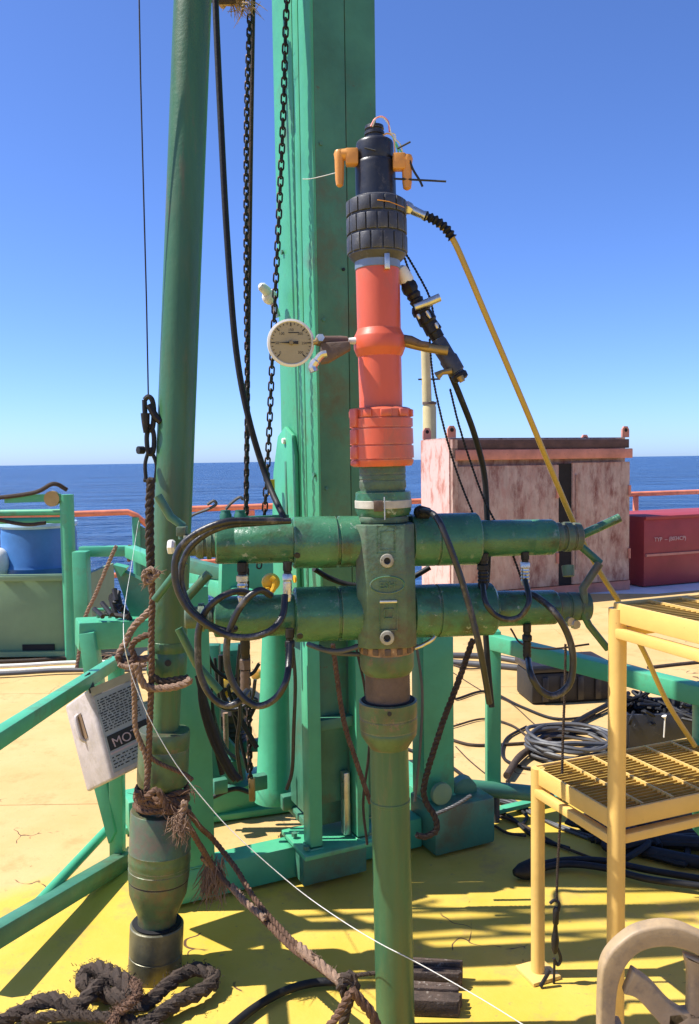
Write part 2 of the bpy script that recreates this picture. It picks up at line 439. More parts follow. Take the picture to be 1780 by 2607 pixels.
# ------------------------------------------------------------------ setting: sea, deck
sea = MB().add([V((-30000, -30000, -5)), V((30000, -30000, -5)), V((30000, 30000, -5)), V((-30000, 30000, -5))], [(0, 1, 2, 3)]).build('sea', M['sea'])
sea['kind'] = 'structure'
E0 = V((-2.6, 8.75, 0))                 # a point on the ship's side
def edge(s, inn=0., z=0.): return E0 + SU * s - SV * inn + V((0, 0, z))
under = MB().hexa([edge(-14, 0, -5.2), edge(22, 0, -5.2), edge(22, 26, -5.2), edge(-14, 26, -5.2),
                   edge(-14, 0, -.03), edge(22, 0, -.03), edge(22, 26, -.03), edge(-14, 26, -.03)]).build('hull', M['rigdk'])
under['kind'] = 'structure'
deck = MB().add([edge(-14, 0, -.006), edge(22, 0, -.006), edge(22, 26, -.006), edge(-14, 26, -.006)], [(0, 1, 2, 3)]).build('deck', M['deck'])
deck['kind'] = 'structure'
# plates of the deck, narrow joints between them, clipped to the ship's side
def clip(poly, p0, nrm):
    out = []
    for i in range(len(poly)):
        a, b = poly[i], poly[(i + 1) % len(poly)]
        da, db = (a - p0).dot(nrm), (b - p0).dot(nrm)
        if da <= 0: out.append(a)
        if da * db < 0: out.append(a.lerp(b, da / (da - db)))
    return out
for ix in range(-4, 6):
    for iy in range(-2, 7):
        x0, y0 = ix * 5.0 - 3.1, 3.8 + (iy - 1) * 1.9
        q = [V((x0 + .002, y0 + .002, -.005)), V((x0 + 4.998, y0 + .002, -.005)), V((x0 + 4.998, y0 + 1.898, -.005)), V((x0 + .002, y0 + 1.898, -.005))]
        q = clip(q, E0 - SV * .05, SV)
        if len(q) < 3: continue
        MB().prism(q, V((0, 0, .005))).build('deck_plate', M['deck'], deck)
ww = MB().prism([edge(3.2, .05, .002), edge(21, .05, .002), edge(21, 1.9, .002), edge(6.0, 1.6, .002)], V((0, 0, .004))).build('painted_waterway', M['whitedeck'])
ww['kind'] = 'structure'

# ------------------------------------------------------------------ rails and the far deck
def rail_pt(px, py_z):
    k = (px - 890) / 2100; y = 10.196 / (1 - .404 * k)
    return V((k * y, y, py_z))
rl = thing('ship_rail', 'orange pipe handrail behind the mast with lower pipe, ending in a downward bend', 'railing', rail_pt(250, 0))
MB().tube([rail_pt(-250, 1.06), rail_pt(160, 1.06), rail_pt(325, 1.06), rail_pt(345, 1.02), rail_pt(385, .86), rail_pt(400, .8)], .034, 10).build('top_rail', M['rail'], rl)
MB().tube([rail_pt(-250, .36), rail_pt(160, .36), rail_pt(303, .36)], .03, 10).build('lower_rail', M['rail'], rl)
for px in (-180, 40, 345):
    MB().tube([rail_pt(px, 0), rail_pt(px, 1.0)], .045, 10).build('rail_post', M['rig'], rl)
MB().prism([rail_pt(350, .1), rail_pt(420, .1), rail_pt(420, .72), rail_pt(350, .92)], V((-.1, .25, 0)) * .2).build('end_plate', M['rigdk'], rl)
rl2 = thing('ship_rail', 'long orange pipe handrail beyond the faded pink locker and the maroon container', 'railing', rail_pt(900, 0))
MB().tube([rail_pt(430, 1.07), rail_pt(900, 1.07), rail_pt(1400, 1.06), rail_pt(1900, 1.06)], .036, 10).build('top_rail', M['rail'], rl2)
MB().tube([rail_pt(430, .45), rail_pt(900, .45), rail_pt(1900, .45)], .03, 10).build('lower_rail', M['rail'], rl2)
for px in (432, 640, 900, 1120, 1350, 1620, 1860):
    MB().tube([rail_pt(px, 0), rail_pt(px, 1.03)], .04, 10).build('rail_post', M['rail'], rl2)

# faded pink steel locker
c0 = V((1.103, 8.915, 0)); CW, CD, CH = 2.417, .667, 1.85
def L(a, b, z): return c0 + SU * a + SV * b + V((0, 0, z))
lk = thing('steel_locker', 'faded pink steel container with rust patches, double doors and a dark gap between them', 'container', c0)
MB().box(L(CW / 2, CD / 2 + .04, CH / 2), SU * CW / 2, SV * (CD / 2 - .05), Z * (CH / 2 - .02)).build('body', M['cont'], lk)
MB().box(L(CW / 2, CD / 2, .06), SU * (CW / 2 + .01), SV * (CD / 2), Z * .06).build('skid_base', M['contrim'], lk)
def door(a0, a1, z0, z1, nm='door'):
    return MB().box(L((a0 + a1) / 2, .0, (z0 + z1) / 2), SU * (a1 - a0) / 2, SV * .02, Z * (z1 - z0) / 2).build(nm, M['cont'], lk, .006)
d1 = door(.06, 1.385, .13, 1.52); d2 = door(1.575, CW - .02, .13, 1.54)
MB().box(L(1.48, .012, .83), SU * .092, SV * .01, Z * .7).build('door_gap', M['dark'], lk)
for dz in (.45, 1.2):
    for a in (1.36, CW - .03):
        MB().tube([L(a, -.03, dz - .06), L(a, -.03, dz + .06)], .018, 8).build('hinge', M['contrim'], lk)
MB().box(L(1.30, -.03, .80), SU * .05, SV * .012, Z * .02).build('latch', M['contrim'], d1, .003)
MB().tube([L(1.62, -.035, .3), L(1.62, -.035, 1.4)], .013, 8).build('lock_bar', M['cont'], d2)
MB().box(L(CW / 2, -.02, 1.64), SU * (CW / 2 - .02), SV * .05, Z * .056).build('top_beam', M['contrim'], lk, .008)
MB().box(L(CW / 2, -.012, 1.755), SU * (CW / 2 - .05), SV * .03, Z * .052).build('dark_beam', mat('rust_brown_beam', (.10, .055, .045), .8, var=.4, wear=(.05, .03, .03), wamt=.3), lk, .006)
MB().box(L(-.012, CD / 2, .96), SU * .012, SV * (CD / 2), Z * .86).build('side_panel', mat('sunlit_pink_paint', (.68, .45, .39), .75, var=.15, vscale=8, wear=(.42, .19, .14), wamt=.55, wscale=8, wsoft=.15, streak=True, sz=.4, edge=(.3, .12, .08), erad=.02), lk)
for a, b in ((.03, .03), (CW - .04, .03), (.03, CD - .06), (2.0, .3)):
    h_ = 0 if b != .3 else -.09
    pd = MB().prism([L(a - .05, b, 1.83), L(a + .05, b, 1.83), L(a + .05, b, 1.92 + h_), L(a + .025, b, 1.96 + h_), L(a - .025, b, 1.96 + h_), L(a - .05, b, 1.92 + h_)], SV * .025).build('lifting_eye', M['contrim'], lk)
    MB().lathe(L(a, b - .004, 1.915 + h_), SV, [(0, .022), (.033, .022)], 12).build('eye_hole', M['dark'], pd)
for z in (.16, 1.71):
    MB().box(L(.02, -.02, (1.71 + .16) / 2 if z < 1 else 1.71), SU * .03, SV * .035, Z * (.78 if z < 1 else .1)).build('corner_post', M['cont'], lk)

# maroon container with white stencil
k0 = V((3.56, 9.94, 0))
def K(a, b, z): return k0 + SU * a + SV * b + V((0, 0, z))
mc = thing('cargo_container', 'low maroon container with small white stencilled writing beyond the yellow stairs', 'container', k0)
MB().box(K(1.2, .5, .445), SU * 1.2, SV * .5, Z * .425).build('body', M['maroon'], mc, .01)
MB().box(K(1.2, -.012, .40), SU * 1.18, SV * .012, Z * .014).build('rub_rail', M['contrim'], mc)
MB().box(K(1.2, -.01, .855), SU * 1.2, SV * .02, Z * .02).build('top_edge', M['maroon'], mc, .004)
def text(body, size, org, ux, uz, m, parent, name='lettering', depth=.0015):
    cu = bpy.data.curves.new(name, 'FONT'); cu.body = body; cu.size = size; cu.extrude = depth; cu.resolution_u = 3
    tmp = bpy.data.objects.new('tmp', cu); COL.objects.link(tmp)
    bpy.context.view_layer.update()
    me = bpy.data.meshes.new_from_object(tmp.evaluated_get(bpy.context.evaluated_depsgraph_get()))
    bpy.data.objects.remove(tmp); bpy.data.curves.remove(cu)
    me.materials.clear(); me.materials.append(m)
    o = bpy.data.objects.new(name, me); COL.objects.link(o)
    ux, uz = ux.normalized(), uz.normalized(); nrm = ux.cross(uz)
    uz = nrm.cross(ux)
    mw = Matrix((ux, uz, nrm)).transposed().to_4x4()
    o.parent = parent; o.matrix_basis = Matrix.Translation(org - POS[parent.name]) @ mw
    return o
text('TYP  -- (B034CP)', .07, K(.14, -.02, .565), SU, Z, M['ltprint'], mc)

# tall cream davit post behind the locker
bz = W(1094, 1113, 10.6)
pp = thing('davit_post', 'tall cream painted two stage tube post standing behind the pink container', 'post', V((bz.x, bz.y, 0)))
MB().lathe(V((bz.x, bz.y, 0)), Z, [(0, .087), (2.26, .087), (2.34, .062)], 20).build('lower_tube', M['cream'], pp)
MB().lathe(V((bz.x - .03, bz.y, 2.3)), Z + V((-.02, 0, 0)), [(0, .062), (.72, .058)], 20).build('upper_tube', M['cream'], pp)
MB().lathe(V((bz.x, bz.y, 2.30)), Z, [(0, .092), (.03, .092)], 20).build('collar', M['rustsl'], pp)
MB().tube([V((bz.x - .14, bz.y, 2.62)), V((bz.x + .14, bz.y, 2.62))], .012, 6).build('pin', M['iron'], pp)

# left: bulwark bin with drum and roller post
bl = thing('deck_bin', 'olive green steel bin at the left edge holding a blue drum', 'bin', V((-2.6, 6.65, 0)))
MB().box(V((-2.93, 6.68, .36)), V((.72, 0, 0)), V((0, .03, 0)), V((0, 0, .31))).build('front_panel', M['panel'], bl, .006)
MB().box(V((-2.93, 6.64, .69)), V((.72, 0, 0)), V((0, .05, 0)), V((0, 0, .022))).build('top_edge', M['panel'], bl, .005)
MB().box(V((-2.24, 7.2, .36)), V((.02, 0, 0)), V((0, .5, 0)), V((0, 0, .31))).build('side_panel', M['panel'], bl)
MB().box(V((-2.9, 7.0, .07)), V((.7, 0, 0)), V((0, .4, 0)), V((0, 0, .02))).build('bottom', M['panel'], bl)
MB().box(V((-2.55, 6.644, .10)), V((.13, 0, 0)), V((0, .006, 0)), V((0, 0, .04))).build('drain_slot', M['dark'], bl)
for x in (-3.0, -2.45):
    MB().box(V((x, 6.7, .03)), V((.05, 0, 0)), V((0, .03, 0)), V((0, 0, .03))).build('foot', M['panel'], bl)
dr = thing('drum', 'blue plastic drum with flared rim standing in the olive bin', 'drum', V((-2.72, 7.2, .1)))
MB().lathe(V((-2.72, 7.2, .1)), Z, [(0, .29), (.02, .30), (.28, .305), (.30, .315), (.33, .305), (.60, .31), (.62, .32), (.65, .31), (.9, .315), (.96, .30)], 36).build('body', M['blue'], dr)
MB().lathe(V((-2.72, 7.2, 1.06)), Z, [(0, .31), (.02, .325), (.045, .32), (.05, .27), (.03, .26)], 36).build('rim', mat('pale_blue_rim', (.35, .55, .75), .4), dr)
wj = MB().ball(V((-2.98, 6.95, .78)), .1, 12, 8, (1, 1, 1.3)).build('plastic_bottle', M['white']); tag(wj, 'white plastic bottle beside the blue drum', 'bottle')
rp = thing('roller_post', 'green tube post with sheave and lashed ropes beside the blue drum', 'post', V((-2.27, 6.62, 0)))
MB().tube([V((-2.27, 6.62, 0)), V((-2.27, 6.62, 1.36))], .056, 14).build('post', M['rig'], rp)
for z in (1.22, 1.155):
    MB().tube([V((-3.7, 6.62, z)), V((-2.3, 6.62, z))], .026, 10).build('cross_bar', M['rig'], rp)
MB().lathe(V((-2.37, 6.56, 1.33)), V((0, 1, 0)), [(0, .062), (.02, .05), (.04, .062)], 18).build('sheave', M['brass'], rp)
MB().beam(V((-2.75, 6.58, 1.33)), V((-2.3, 6.58, 1.34)), .02, .06).build('arm', M['rig'], rp)
MB().tube([V((-3.6, 6.5, 1.17)), V((-3.6, 6.5, 1.2))], .01, 6).build('pin', M['zinc'], rp)
mb = MB(); mb.tube(spline([V((-3.7, 6.6, 1.30)), V((-3.2, 6.56, 1.37)), V((-2.9, 6.55, 1.34)), V((-2.5, 6.52, 1.38)), V((-2.33, 6.5, 1.45)), V((-2.24, 6.55, 1.40))]), .017, 8)
mb.tube(spline([V((-3.7, 6.62, 1.27)), V((-3.25, 6.56, 1.33)), V((-2.9, 6.55, 1.2)), V((-2.6, 6.55, 1.13)), V((-2.42, 6.55, 1.14))]), .015, 8)
tag(mb.build('tarred_rope', M['ropedk']), 'dark rope looped over the roller post above the blue drum', 'rope')
for i, (zz, y0, mm, lb) in enumerate(((.03, 6.35, 'white', 'white hose lying on the deck below the olive bin'), (.035, 6.48, 'ropedk', 'black hose lying on the deck against the olive bin'), (.03, 6.1, 'mrope', 'grey cable lying on the deck in front of the olive bin'), (.02, 6.22, 'twine', 'pale thin line on the deck between the hoses below the olive bin'), (.02, 6.54, 'ropelt', 'tan rope lying against the foot of the olive bin'))):
    hose('deck_hose', lb, 'hose', [V((-3.9, y0 - .1, zz)), V((-3.1, y0, zz)), V((-2.6, y0 + .05, zz)), V((-2.2, y0 + .12, zz)), V((-1.6, y0 + .1, zz))], .016, M[mm])

# left: winch frame in the background
wf = thing('winch_frame', 'green box section winch frame with a dark triangular cheek plate behind the drill pipe', 'frame', G(217, 1705))
MB().beam(G(217, 1705), V((G(217, 1705).x, G(217, 1705).y, .93)), .11, .11, V((0, 1, 0))).build('post', M['rig'], wf, .006)
MB().beam(W(205, 1404, 6.5), W(345, 1402, 6.5), .09, .08).build('cross_bar', M['rig'], wf, .005)
MB().beam(W(332, 1404, 6.3), W(640, 1530, 3.95), .085, .09).build('diagonal_beam', M['rig'], wf, .006)
MB().beam(W(196, 1614, 5.3), W(480, 1600, 5.6), .22, .18).build('box_beam', M['rig'], wf, .008)
MB().beam(W(225, 1608, 5.25), W(250, 1790, 5.25), .1, .1, V((0, 1, 0))).build('post', M['rig'], wf, .006)
MB().prism(WP(5.5, (288, 1440), (312, 1455), (385, 1490), (385, 1575), (340, 1590)), V((.02, .05, 0))).build('cheek_plate', M['rigdk'], wf)
MB().prism(WP(5.45, (288, 1438), (322, 1446), (308, 1468)), V((-.01, .12, 0))).build('cheek_flange', M['rig'], wf)
MB().tube(WP(5.3, (250, 1573), (250, 1552), (280, 1550), (280, 1573)), .012, 8).build('lifting_loop', M['rig'], wf)
MB().beam(W(430, 1425, 4.6), W(610, 1470, 4.3), .06, .07).build('inner_beam', M['rigdk'], wf, .004)
MB().beam(W(560, 1475, 4.1), W(760, 1470, 4.3), .05, .22).build('rear_panel', M['rig'], wf, .004)
mb = MB()
for i in range(9): mb.tube([W(290 + random.uniform(-10, 25), 1500 + i * 5, 5.4), W(310 + random.uniform(-20, 25), 1530 + i * 6, 5.35)], .018, 6)
for p, q in (((260, 1535), (285, 1565)), ((240, 1550), (262, 1570)), ((270, 1562), (325, 1570))): mb.tube([W(*p, 5.3), W(*q, 5.2)], .016, 6)
mb.build('brake_gear', M['iron'], wf)
tag(ropemb(WP(6.3, (296, 1390), (278, 1430), (245, 1510), (215, 1580), (196, 1700)), .016).build('rope', M['ropelt']), 'thin tan rope slanting from the winch frame to the deck', 'rope')
tag(ropemb(WP(6.3, (330, 1388), (329, 1412), (327, 1430)), .014).build('rope_end', M['rope']), 'short rust brown rope end tied on the winch cross bar', 'rope')

# ------------------------------------------------------------------ rig base, mast
base = thing('rig_base', 'heavy green box section base frame under the mast with a raised foot plate', 'base frame', R(0, 0, 0))
def rbox(a0, a1, b0, b1, z0, z1, name, m, parent, bevel=.006):
    return MB().box(R((a0 + a1) / 2, (b0 + b1) / 2, (z0 + z1) / 2), RU * (a1 - a0) / 2, RV * (b1 - b0) / 2, Z * (z1 - z0) / 2).build(name, m, parent, bevel)
rbox(-.63, .45, -.05, .05, .012, .135, 'front_beam', M['rig'], base, .008)
rbox(.452, .74, -.15, .06, .012, .205, 'beam_end', M['rigdk'], base, .012)
rbox(-.62, .7, .58, .74, .03, .165, 'rear_beam', M['rig'], base, .008)
rbox(-.60, -.48, .052, .575, .015, .13, 'side_beam', M['rig'], base, .006)
rbox(.55, .7, .062, .578, .015, .15, 'side_beam', M['rig'], base, .006)
rbox(-.13, .17, -.21, .04, .150, .168, 'foot_plate', M['rig'], base, .003)
rbox(-.11, .15, -.14, -.055, .02, .149, 'gusset', M['rigdk'], base, .003)
for a in (-.11, .15):
    for b in (-.17, -.05):
        MB().lathe(R(a, b, .177), Z, [(0, .012), (.012, .012)], 6).build('bolt', M['rigdk'], base)
rbox(.9, 1.3, .05, .09, .02, .04, 'tie_strip', M['rig'], base, .002)
rbox(-.02, .30, .045, .38, .137, .17, 'mast_shoe', M['rigdk'], base, .004)

mast = thing('mast', 'tall square green steel mast with a lifting gusset, sunlit on its left face', 'mast', R(.05, .05, .18))
MO = V((-.104, 3.0, 0))
mw, md, mh = .238, .37, 6.2
def RM(a, b, z): return MO + RU * a + RV * b + V((0, -.035 * max(0, z - 1.0), z))
def mbox(a0, a1, b0, b1, z0, z1, name, m, parent, bevel=.004):
    return MB().hexa([RM(a0, b0, z0), RM(a1, b0, z0), RM(a1, b1, z0), RM(a0, b1, z0), RM(a0, b0, z1), RM(a1, b0, z1), RM(a1, b1, z1), RM(a0, b1, z1)]).build(name, m, parent, bevel)
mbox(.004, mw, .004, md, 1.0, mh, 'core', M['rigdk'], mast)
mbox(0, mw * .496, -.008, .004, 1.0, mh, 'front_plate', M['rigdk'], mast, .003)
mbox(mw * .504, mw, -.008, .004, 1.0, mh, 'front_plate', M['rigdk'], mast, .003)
mbox(-.009, .003, -.006, .108, 1.0, mh, 'side_plate', M['rig'], mast, .003)
mbox(-.009, .003, .114, .165, 1.0, mh, 'side_plate', M['rig'], mast, .003)
mbox(-.009, .003, .171, md, 1.0, mh, 'side_plate', M['rig'], mast, .003)
def left_face(b, z): return RM(-.012, b, z)
pl = [left_face(.18, .9), left_face(.18, 1.62), left_face(.205, 1.70), left_face(.28, 1.735), left_face(.36, 1.70), left_face(.42, 1.56), left_face(.45, 1.35), left_face(.45, .9)]
gs = MB().prism(pl, -RU * .016).build('gusset_plate', M['rig'], mast, .003)
MB().lathe(left_face(.28, 1.68) - RU * .016, -RU, [(0, .012), (.01, .011)], 10).build('bolt', M['white'], gs)
MB().box(left_face(.27, 1.42) - RU * .018, RU * .002, RV * .008, Z * .18).build('weld_slot', M['rigdk'], gs)
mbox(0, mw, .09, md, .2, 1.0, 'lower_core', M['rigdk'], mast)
for a0 in (-.095, .098):
    rbox(a0, a0 + .05, -.175, -.105, .178, 1.0, 'yoke_leg', M['rig'], mast, .005)
rbox(-.04, .095, -.10, -.085, .3, .99, 'yoke_web', M['rigdk'], mast, .003)
for z in (.62, .96):
    rbox(-.045, .098, -.15, -.102, z - .02, z + .02, 'yoke_tie', M['rigdk'], mast, .003)
rbox(.06, .085, -.14, -.105, .178, .42, 'bracket', M['zinc'], mast, .003)
tp, bt = W(706, 1560, 3.45), W(696, 2000, 3.45)
MB().lathe(bt - Z * .06, tp - bt, [(0, .085), (.05, .085), (.07, .075), ((tp - bt).length, .064)], 24).build('stiff_leg', M['rig'], mast)
rbox(.455, .60, -.06, .04, .207, 1.02, 'side_post', M['rig'], mast, .006)
MB().lathe(W(1120, 2018, 3.27), V((.42, -.9, 0)), [(0, .045), (.02, .045), (.024, .036)], 22).build('side_pulley', M['panel'], mast)
rbox(-.60, -.42, -.05, .05, .137, 1.16, 'corner_post', M['rig'], mast, .006)
yh = MB().lathe(W(690, 1482, 3.02), V((0, -1, 0)), [(0, .034), (.02, .03), (.03, .015)], 16).build('hook_eye', M['yel2'], mast)
MB().tube(spline(WP(2.98, (690, 1470), (700, 1480), (696, 1500), (684, 1508), (680, 1496))), .01, 8).build('hook', M['yel2'], mast)
MB().lathe(W(752, 1474, 2.99), V((-.9, -.4, 0)), [(0, .014), (.006, .014)], 14).build('marker', M['yel2'], mast)
MB().box(W(691, 1240, 3.25), RV * .012, RU * .01, Z * .03).build('marker', M['yel2'], mast)
for a, z in ((.10, 2.28), (.2, 1.75)):
    MB().lathe(RM(a, -.009, z), -RV, [(0, .006), (.004, .006)], 8).build('rivet', M['iron'], mast)
# white fitting on the mast's left edge
sf = thing('mast_fitting', 'small white shackle fitting on the left edge of the mast above the gauge', 'fitting', W(686, 760, 3.2))
MB().ball(W(687, 756, 3.2), .03, 12, 8).build('body', M['white'], sf)
MB().lathe(W(680, 742, 3.18), V((-.5, -.6, .4)), [(0, .02), (.03, .018), (.04, .01)], 10).build('knob', M['white'], sf)
MB().lathe(W(697, 775, 3.2), V((.3, 0, -1)), [(0, .014), (.05, .012)], 10).build('stem', M['zinc'], sf)

def weld(parent, pts, r=.004):
    p = resample(pts + [pts[0]], .012)
    MB().tube([q + V((random.gauss(0, .0006), random.gauss(0, .0006), random.gauss(0, .0006))) for q in p], [r * random.uniform(.8, 1.25) for _ in p], 6).build('weld_bead', M['rig'], parent)
def ring4(a0, a1, b0, b1, z): return [R(a0, b0, z), R(a1, b0, z), R(a1, b1, z), R(a0, b1, z)]
weld(mast, ring4(-.60, -.42, -.05, .05, .139)); weld(mast, ring4(.455, .60, -.06, .04, .209))
for a0 in (-.095, .098): weld(mast, ring4(a0, a0 + .05, -.175, -.105, .17))
for b, z in ((.02, 1.25), (.02, 1.55), (.30, 2.0), (.30, 2.4)):
    MB().lathe(RM(-.012, b, z), -RU, [(0, .009), (.007, .009)], 6).build('bolt', M['rigdk'], mast)
for a, z in ((.02, 1.5), (.02, 2.1), (.218, 1.5), (.218, 2.1), (.218, 2.7), (.02, 2.7)):
    MB().lathe(RM(a, -.009, z), -RV, [(0, .007), (.005, .007)], 6).build('bolt', M['rigdk'], mast)
# right-hand leg frame
rf = thing('leg_frame', 'green tube leg frame on the right with a long slanted box bar behind the stairs', 'frame', W(1262, 2110, 3.55))
MB().beam(W(1255, 1604, 3.56), W(1255, 2004, 3.56), .062, .062, V((0, 1, 0))).build('post', M['rig'], rf, .005)
MB().beam(W(1250, 1632, 3.56), W(1800, 1772, 2.62), .06, .065).build('slanted_bar', M['rig'], rf, .005)
MB().tube([W(1150, 2000, 3.46), W(1400, 2024, 3.62)], .035, 12).build('foot_tube', M['rigdk'], rf)
MB().tube([W(1262, 2012, 3.55), W(1262, 2108, 3.55)], .018, 10).build('jack_leg', M['mrope'], rf)
MB().beam(W(1790, 1745, 2.66), W(1790, 2120, 2.66), .05, .06, V((0, 1, 0))).build('post', M['rig'], rf, .005)
MB().lathe(W(1176, 2000, 3.42), V((.2, -1, 0)), [(0, .05), (.05, .05), (.06, .03)], 14).build('pivot', M['rigdk'], rf)

# left-hand leg frame
lf = thing('leg_frame', 'green square tube leg frame on the left reaching out of the picture', 'frame', G(302, 2180))
MB().beam(W(-60, 1915, 1.75), W(296, 1684, 3.15), .038, .042).build('upper_bar', M['rig'], lf, .004)
MB().beam(W(-60, 2412, 2.40), W(318, 2188, 3.2), .055, .066).build('lower_bar', M['rigdk'], lf, .004)
MB().beam(W(300, 2180, 3.2), W(296, 1690, 3.13), .052, .055, V((0, 1, 0))).build('post', M['rig'], lf, .004)
MB().prism(WP(3.15, (205, 1880), (252, 1880), (292, 2120), (276, 2150)), V((.03, .05, 0))).build('diagonal_leg', M['rig'], lf, .003)
MB().tube([W(100, 2296, 2.72), W(292, 2092, 3.36)], .019, 10).build('brace', M['rig'], lf)
MB().beam(W(222, 1716, 2.68), W(236, 1760, 2.68), .05, .004).build('strap', M['ink'], lf)

# jerrycan hung under the upper bar
TL, TR, BL = W(222, 1756, 2.66), W(345, 1704, 2.76), W(283, 1988, 2.60)
e1 = (TR - TL); e2 = (BL - TL); nb = W(164, 1798, 2.80) - TL
jc = thing('jerrycan', 'white plastic jerrycan with grey printed label tied under the green leg bar', 'jerrycan', BL)
crn = [BL, BL + e1, BL + e1 + nb, BL + nb, TL, TL + e1, TL + e1 + nb, TL + nb]
MB().hexa(crn).build('body', M['jug'], jc, .010, segs=3)
nn = e1.cross(e2).normalized()
if nn.y > 0: nn = -nn
lab = mat('grey_label', (.34, .35, .33), .7, var=.15, wear=(.2, .2, .2), wamt=.42, wscale=60, bump=0)
o = TL + e1 * .08 + e2 * .1 + nn * .002
MB().prism([o, o + e1 * .86, o + e1 * .86 + e2 * .84, o + e2 * .84], nn * .0015).build('label', lab, jc)
o = TL + e1 * .12 + e2 * .55 + nn * .004
MB().prism([o, o + e1 * .82, o + e1 * .82 + e2 * .16, o + e2 * .16], nn * .001).build('label_band', M['ink'], jc)
text('MOT', .042, TL + e1 * .2 + e2 * .69 + nn * .0062, e1, -e2, M['ltprint'], jc, depth=.0006)
o = TL + e1 * .12 + e2 * .73 + nn * .004
MB().prism([o, o + e1 * .82, o + e1 * .82 + e2 * .02, o + e2 * .02], nn * .001).build('label_line', M['ltprint'], jc)
mb = MB()
for i in range(13):
    v_ = .15 + .028 * i if i < 13 else 0
    x_ = .12
    while x_ < .86:
        w_ = random.uniform(.02, .09)
        o = TL + e1 * x_ + e2 * v_ + nn * .004
        mb.prism([o, o + e1 * w_, o + e1 * w_ + e2 * .012, o + e2 * .012], nn * .0006)
        x_ += w_ + random.uniform(.015, .04)
for i in range(4):
    x_ = .12
    while x_ < .8:
        w_ = random.uniform(.03, .1)
        o = TL + e1 * x_ + e2 * (.78 + .035 * i) + nn * .004
        mb.prism([o, o + e1 * w_, o + e1 * w_ + e2 * .012, o + e2 * .012], nn * .0006)
        x_ += w_ + random.uniform(.015, .05)
mb.build('small_print', M['ink'], jc)['kind'] = 'stuff'
hn = nb.cross(e2).normalized()
if hn.x > 0: hn = -hn
hb = TL + nb * .55
MB().tube(spline([hb + e2 * .18 + hn * .0, hb + e2 * .22 + hn * .012, hb + e2 * .42 + hn * .012, hb + e2 * .48 + hn * .0]), .007, 8).build('handle', M['jug'], jc)
MB().prism([hb + e2 * .18 - nb * .12 + hn * .002, hb + e2 * .18 + nb * .1 + hn * .002, hb + e2 * .46 + nb * .05 + hn * .002, hb + e2 * .46 - nb * .15 + hn * .002], hn * .001).build('handle_recess', mat('brown_recess', (.25, .16, .09), .8), jc)  # flat brown patch for the handle recess
MB().prism([TL + e1 * .05 + nn * .003, TL + e1 * .95 + nn * .003, TL + e1 * .95 + e2 * .09 + nn * .003, TL + e1 * .05 + e2 * .09 + nn * .003], nn * .001).build('tape', mat('beige_tape', (.42, .36, .22), .5), jc)

# ------------------------------------------------------------------ centre stack (tube, ram block, orange section, black head)
YC = 2.2
ctop, cbot = W(952.5, 300, YC), W(1009.5, 2700, YC)
cdir = (cbot - ctop).normalized()
def cpt(py):
    z = W(952.5 + 57 * (py - 300) / 2400, py, YC).z
    return ctop.lerp(cbot, (z - ctop.z) / (cbot.z - ctop.z))
def cprof(py, rp): return ((cpt(py) - ctop).length, pxr(rp, YC))
def clathe(name, m, parent, prof, n=36, bevel=0):
    return MB().lathe(ctop, cdir, [cprof(y, r) for y, r in prof], n).build(name, m, parent, bevel)
foot = cpt(2697)
stk = thing('well_tube', 'green vertical tube rising in the middle foreground with collars and a lower tape ring', 'tube', V((foot.x, foot.y, 0)))
clathe('tube', M['pipe'], stk, [(1880, 50), (2000, 50.5), (2600, 51), (2697, 51)], 40)
clathe('lower_collar', M['joint'], stk, [(1786, 64), (1780, 70), (1783, 75), (1818, 75), (1819, 74), (1822, 74), (1823, 75), (1850, 74.5), (1851, 73.5), (1854, 73.5), (1855, 74), (1868, 72), (1895, 54), (1900, 51)], 40)
clathe('collar_mouth', M['dark'], stk, [(1779, 68), (1788, 64)], 36)
clathe('threaded_neck', M['rustsl'], stk, [(1706, 57), (1712, 58)] + [(1714 + i * 3.2, 57.5 + (i % 2) * .9) for i in range(22)] + [(1786, 57)], 36)
clathe('upper_collar', M['joint'], stk, [(1656, 69), (1662, 70), (1694, 69.5), (1704, 66), (1712, 60)], 36)
clathe('tape_ring', M['pipe'], stk, [(2033, 51), (2034, 52), (2041, 52), (2042, 51)], 36)
cp = MB().lathe(cpt(1795) + V((.0, -.0785, 0)), V((.2, -1, 0)), [(0, .006), (.002, .006)], 10).build('grub_screw', M['ink'], stk)

bop = thing('ram_block', 'dark green blowout preventer block with two stacked horizontal ram cylinders each side', 'blowout preventer', cpt(1640))
# central block: octagonal prism along the stack axis
bx, by = frame(cdir)
ax = V((1, 0, 0)); ax = (ax - cdir * ax.dot(cdir)).normalized(); ay = cdir.cross(ax)
if ay.y > 0: ay = -ay
def cblock(y0, y1, w, d, ch, name, m, parent, bevel):
    p = [(-w + ch, -d), (w - ch, -d), (w, -d + ch), (w, d - ch), (w - ch, d), (-w + ch, d), (-w, d - ch), (-w, -d + ch)]
    b0 = cpt(y0)
    return MB().prism([b0 + ax * x - ay * y for x, y in p], cpt(y1) - b0).build(name, m, parent, bevel)
blk = cblock(1330, 1636, .0775, .078, .026, 'block', M['bopdk'], bop, .004)
cblock(1312, 1329.5, .064, .064, .024, 'block_shoulder', M['bopdk'], bop, .006)
fy = ay * .078
def cface(px, py, out=.0):
    p = cpt(py); x = (px - (952.5 + 57 * (py - 300) / 2400)) * YC / F_PX
    return p + ax * x + ay * (.078 + out)
up = -cdir
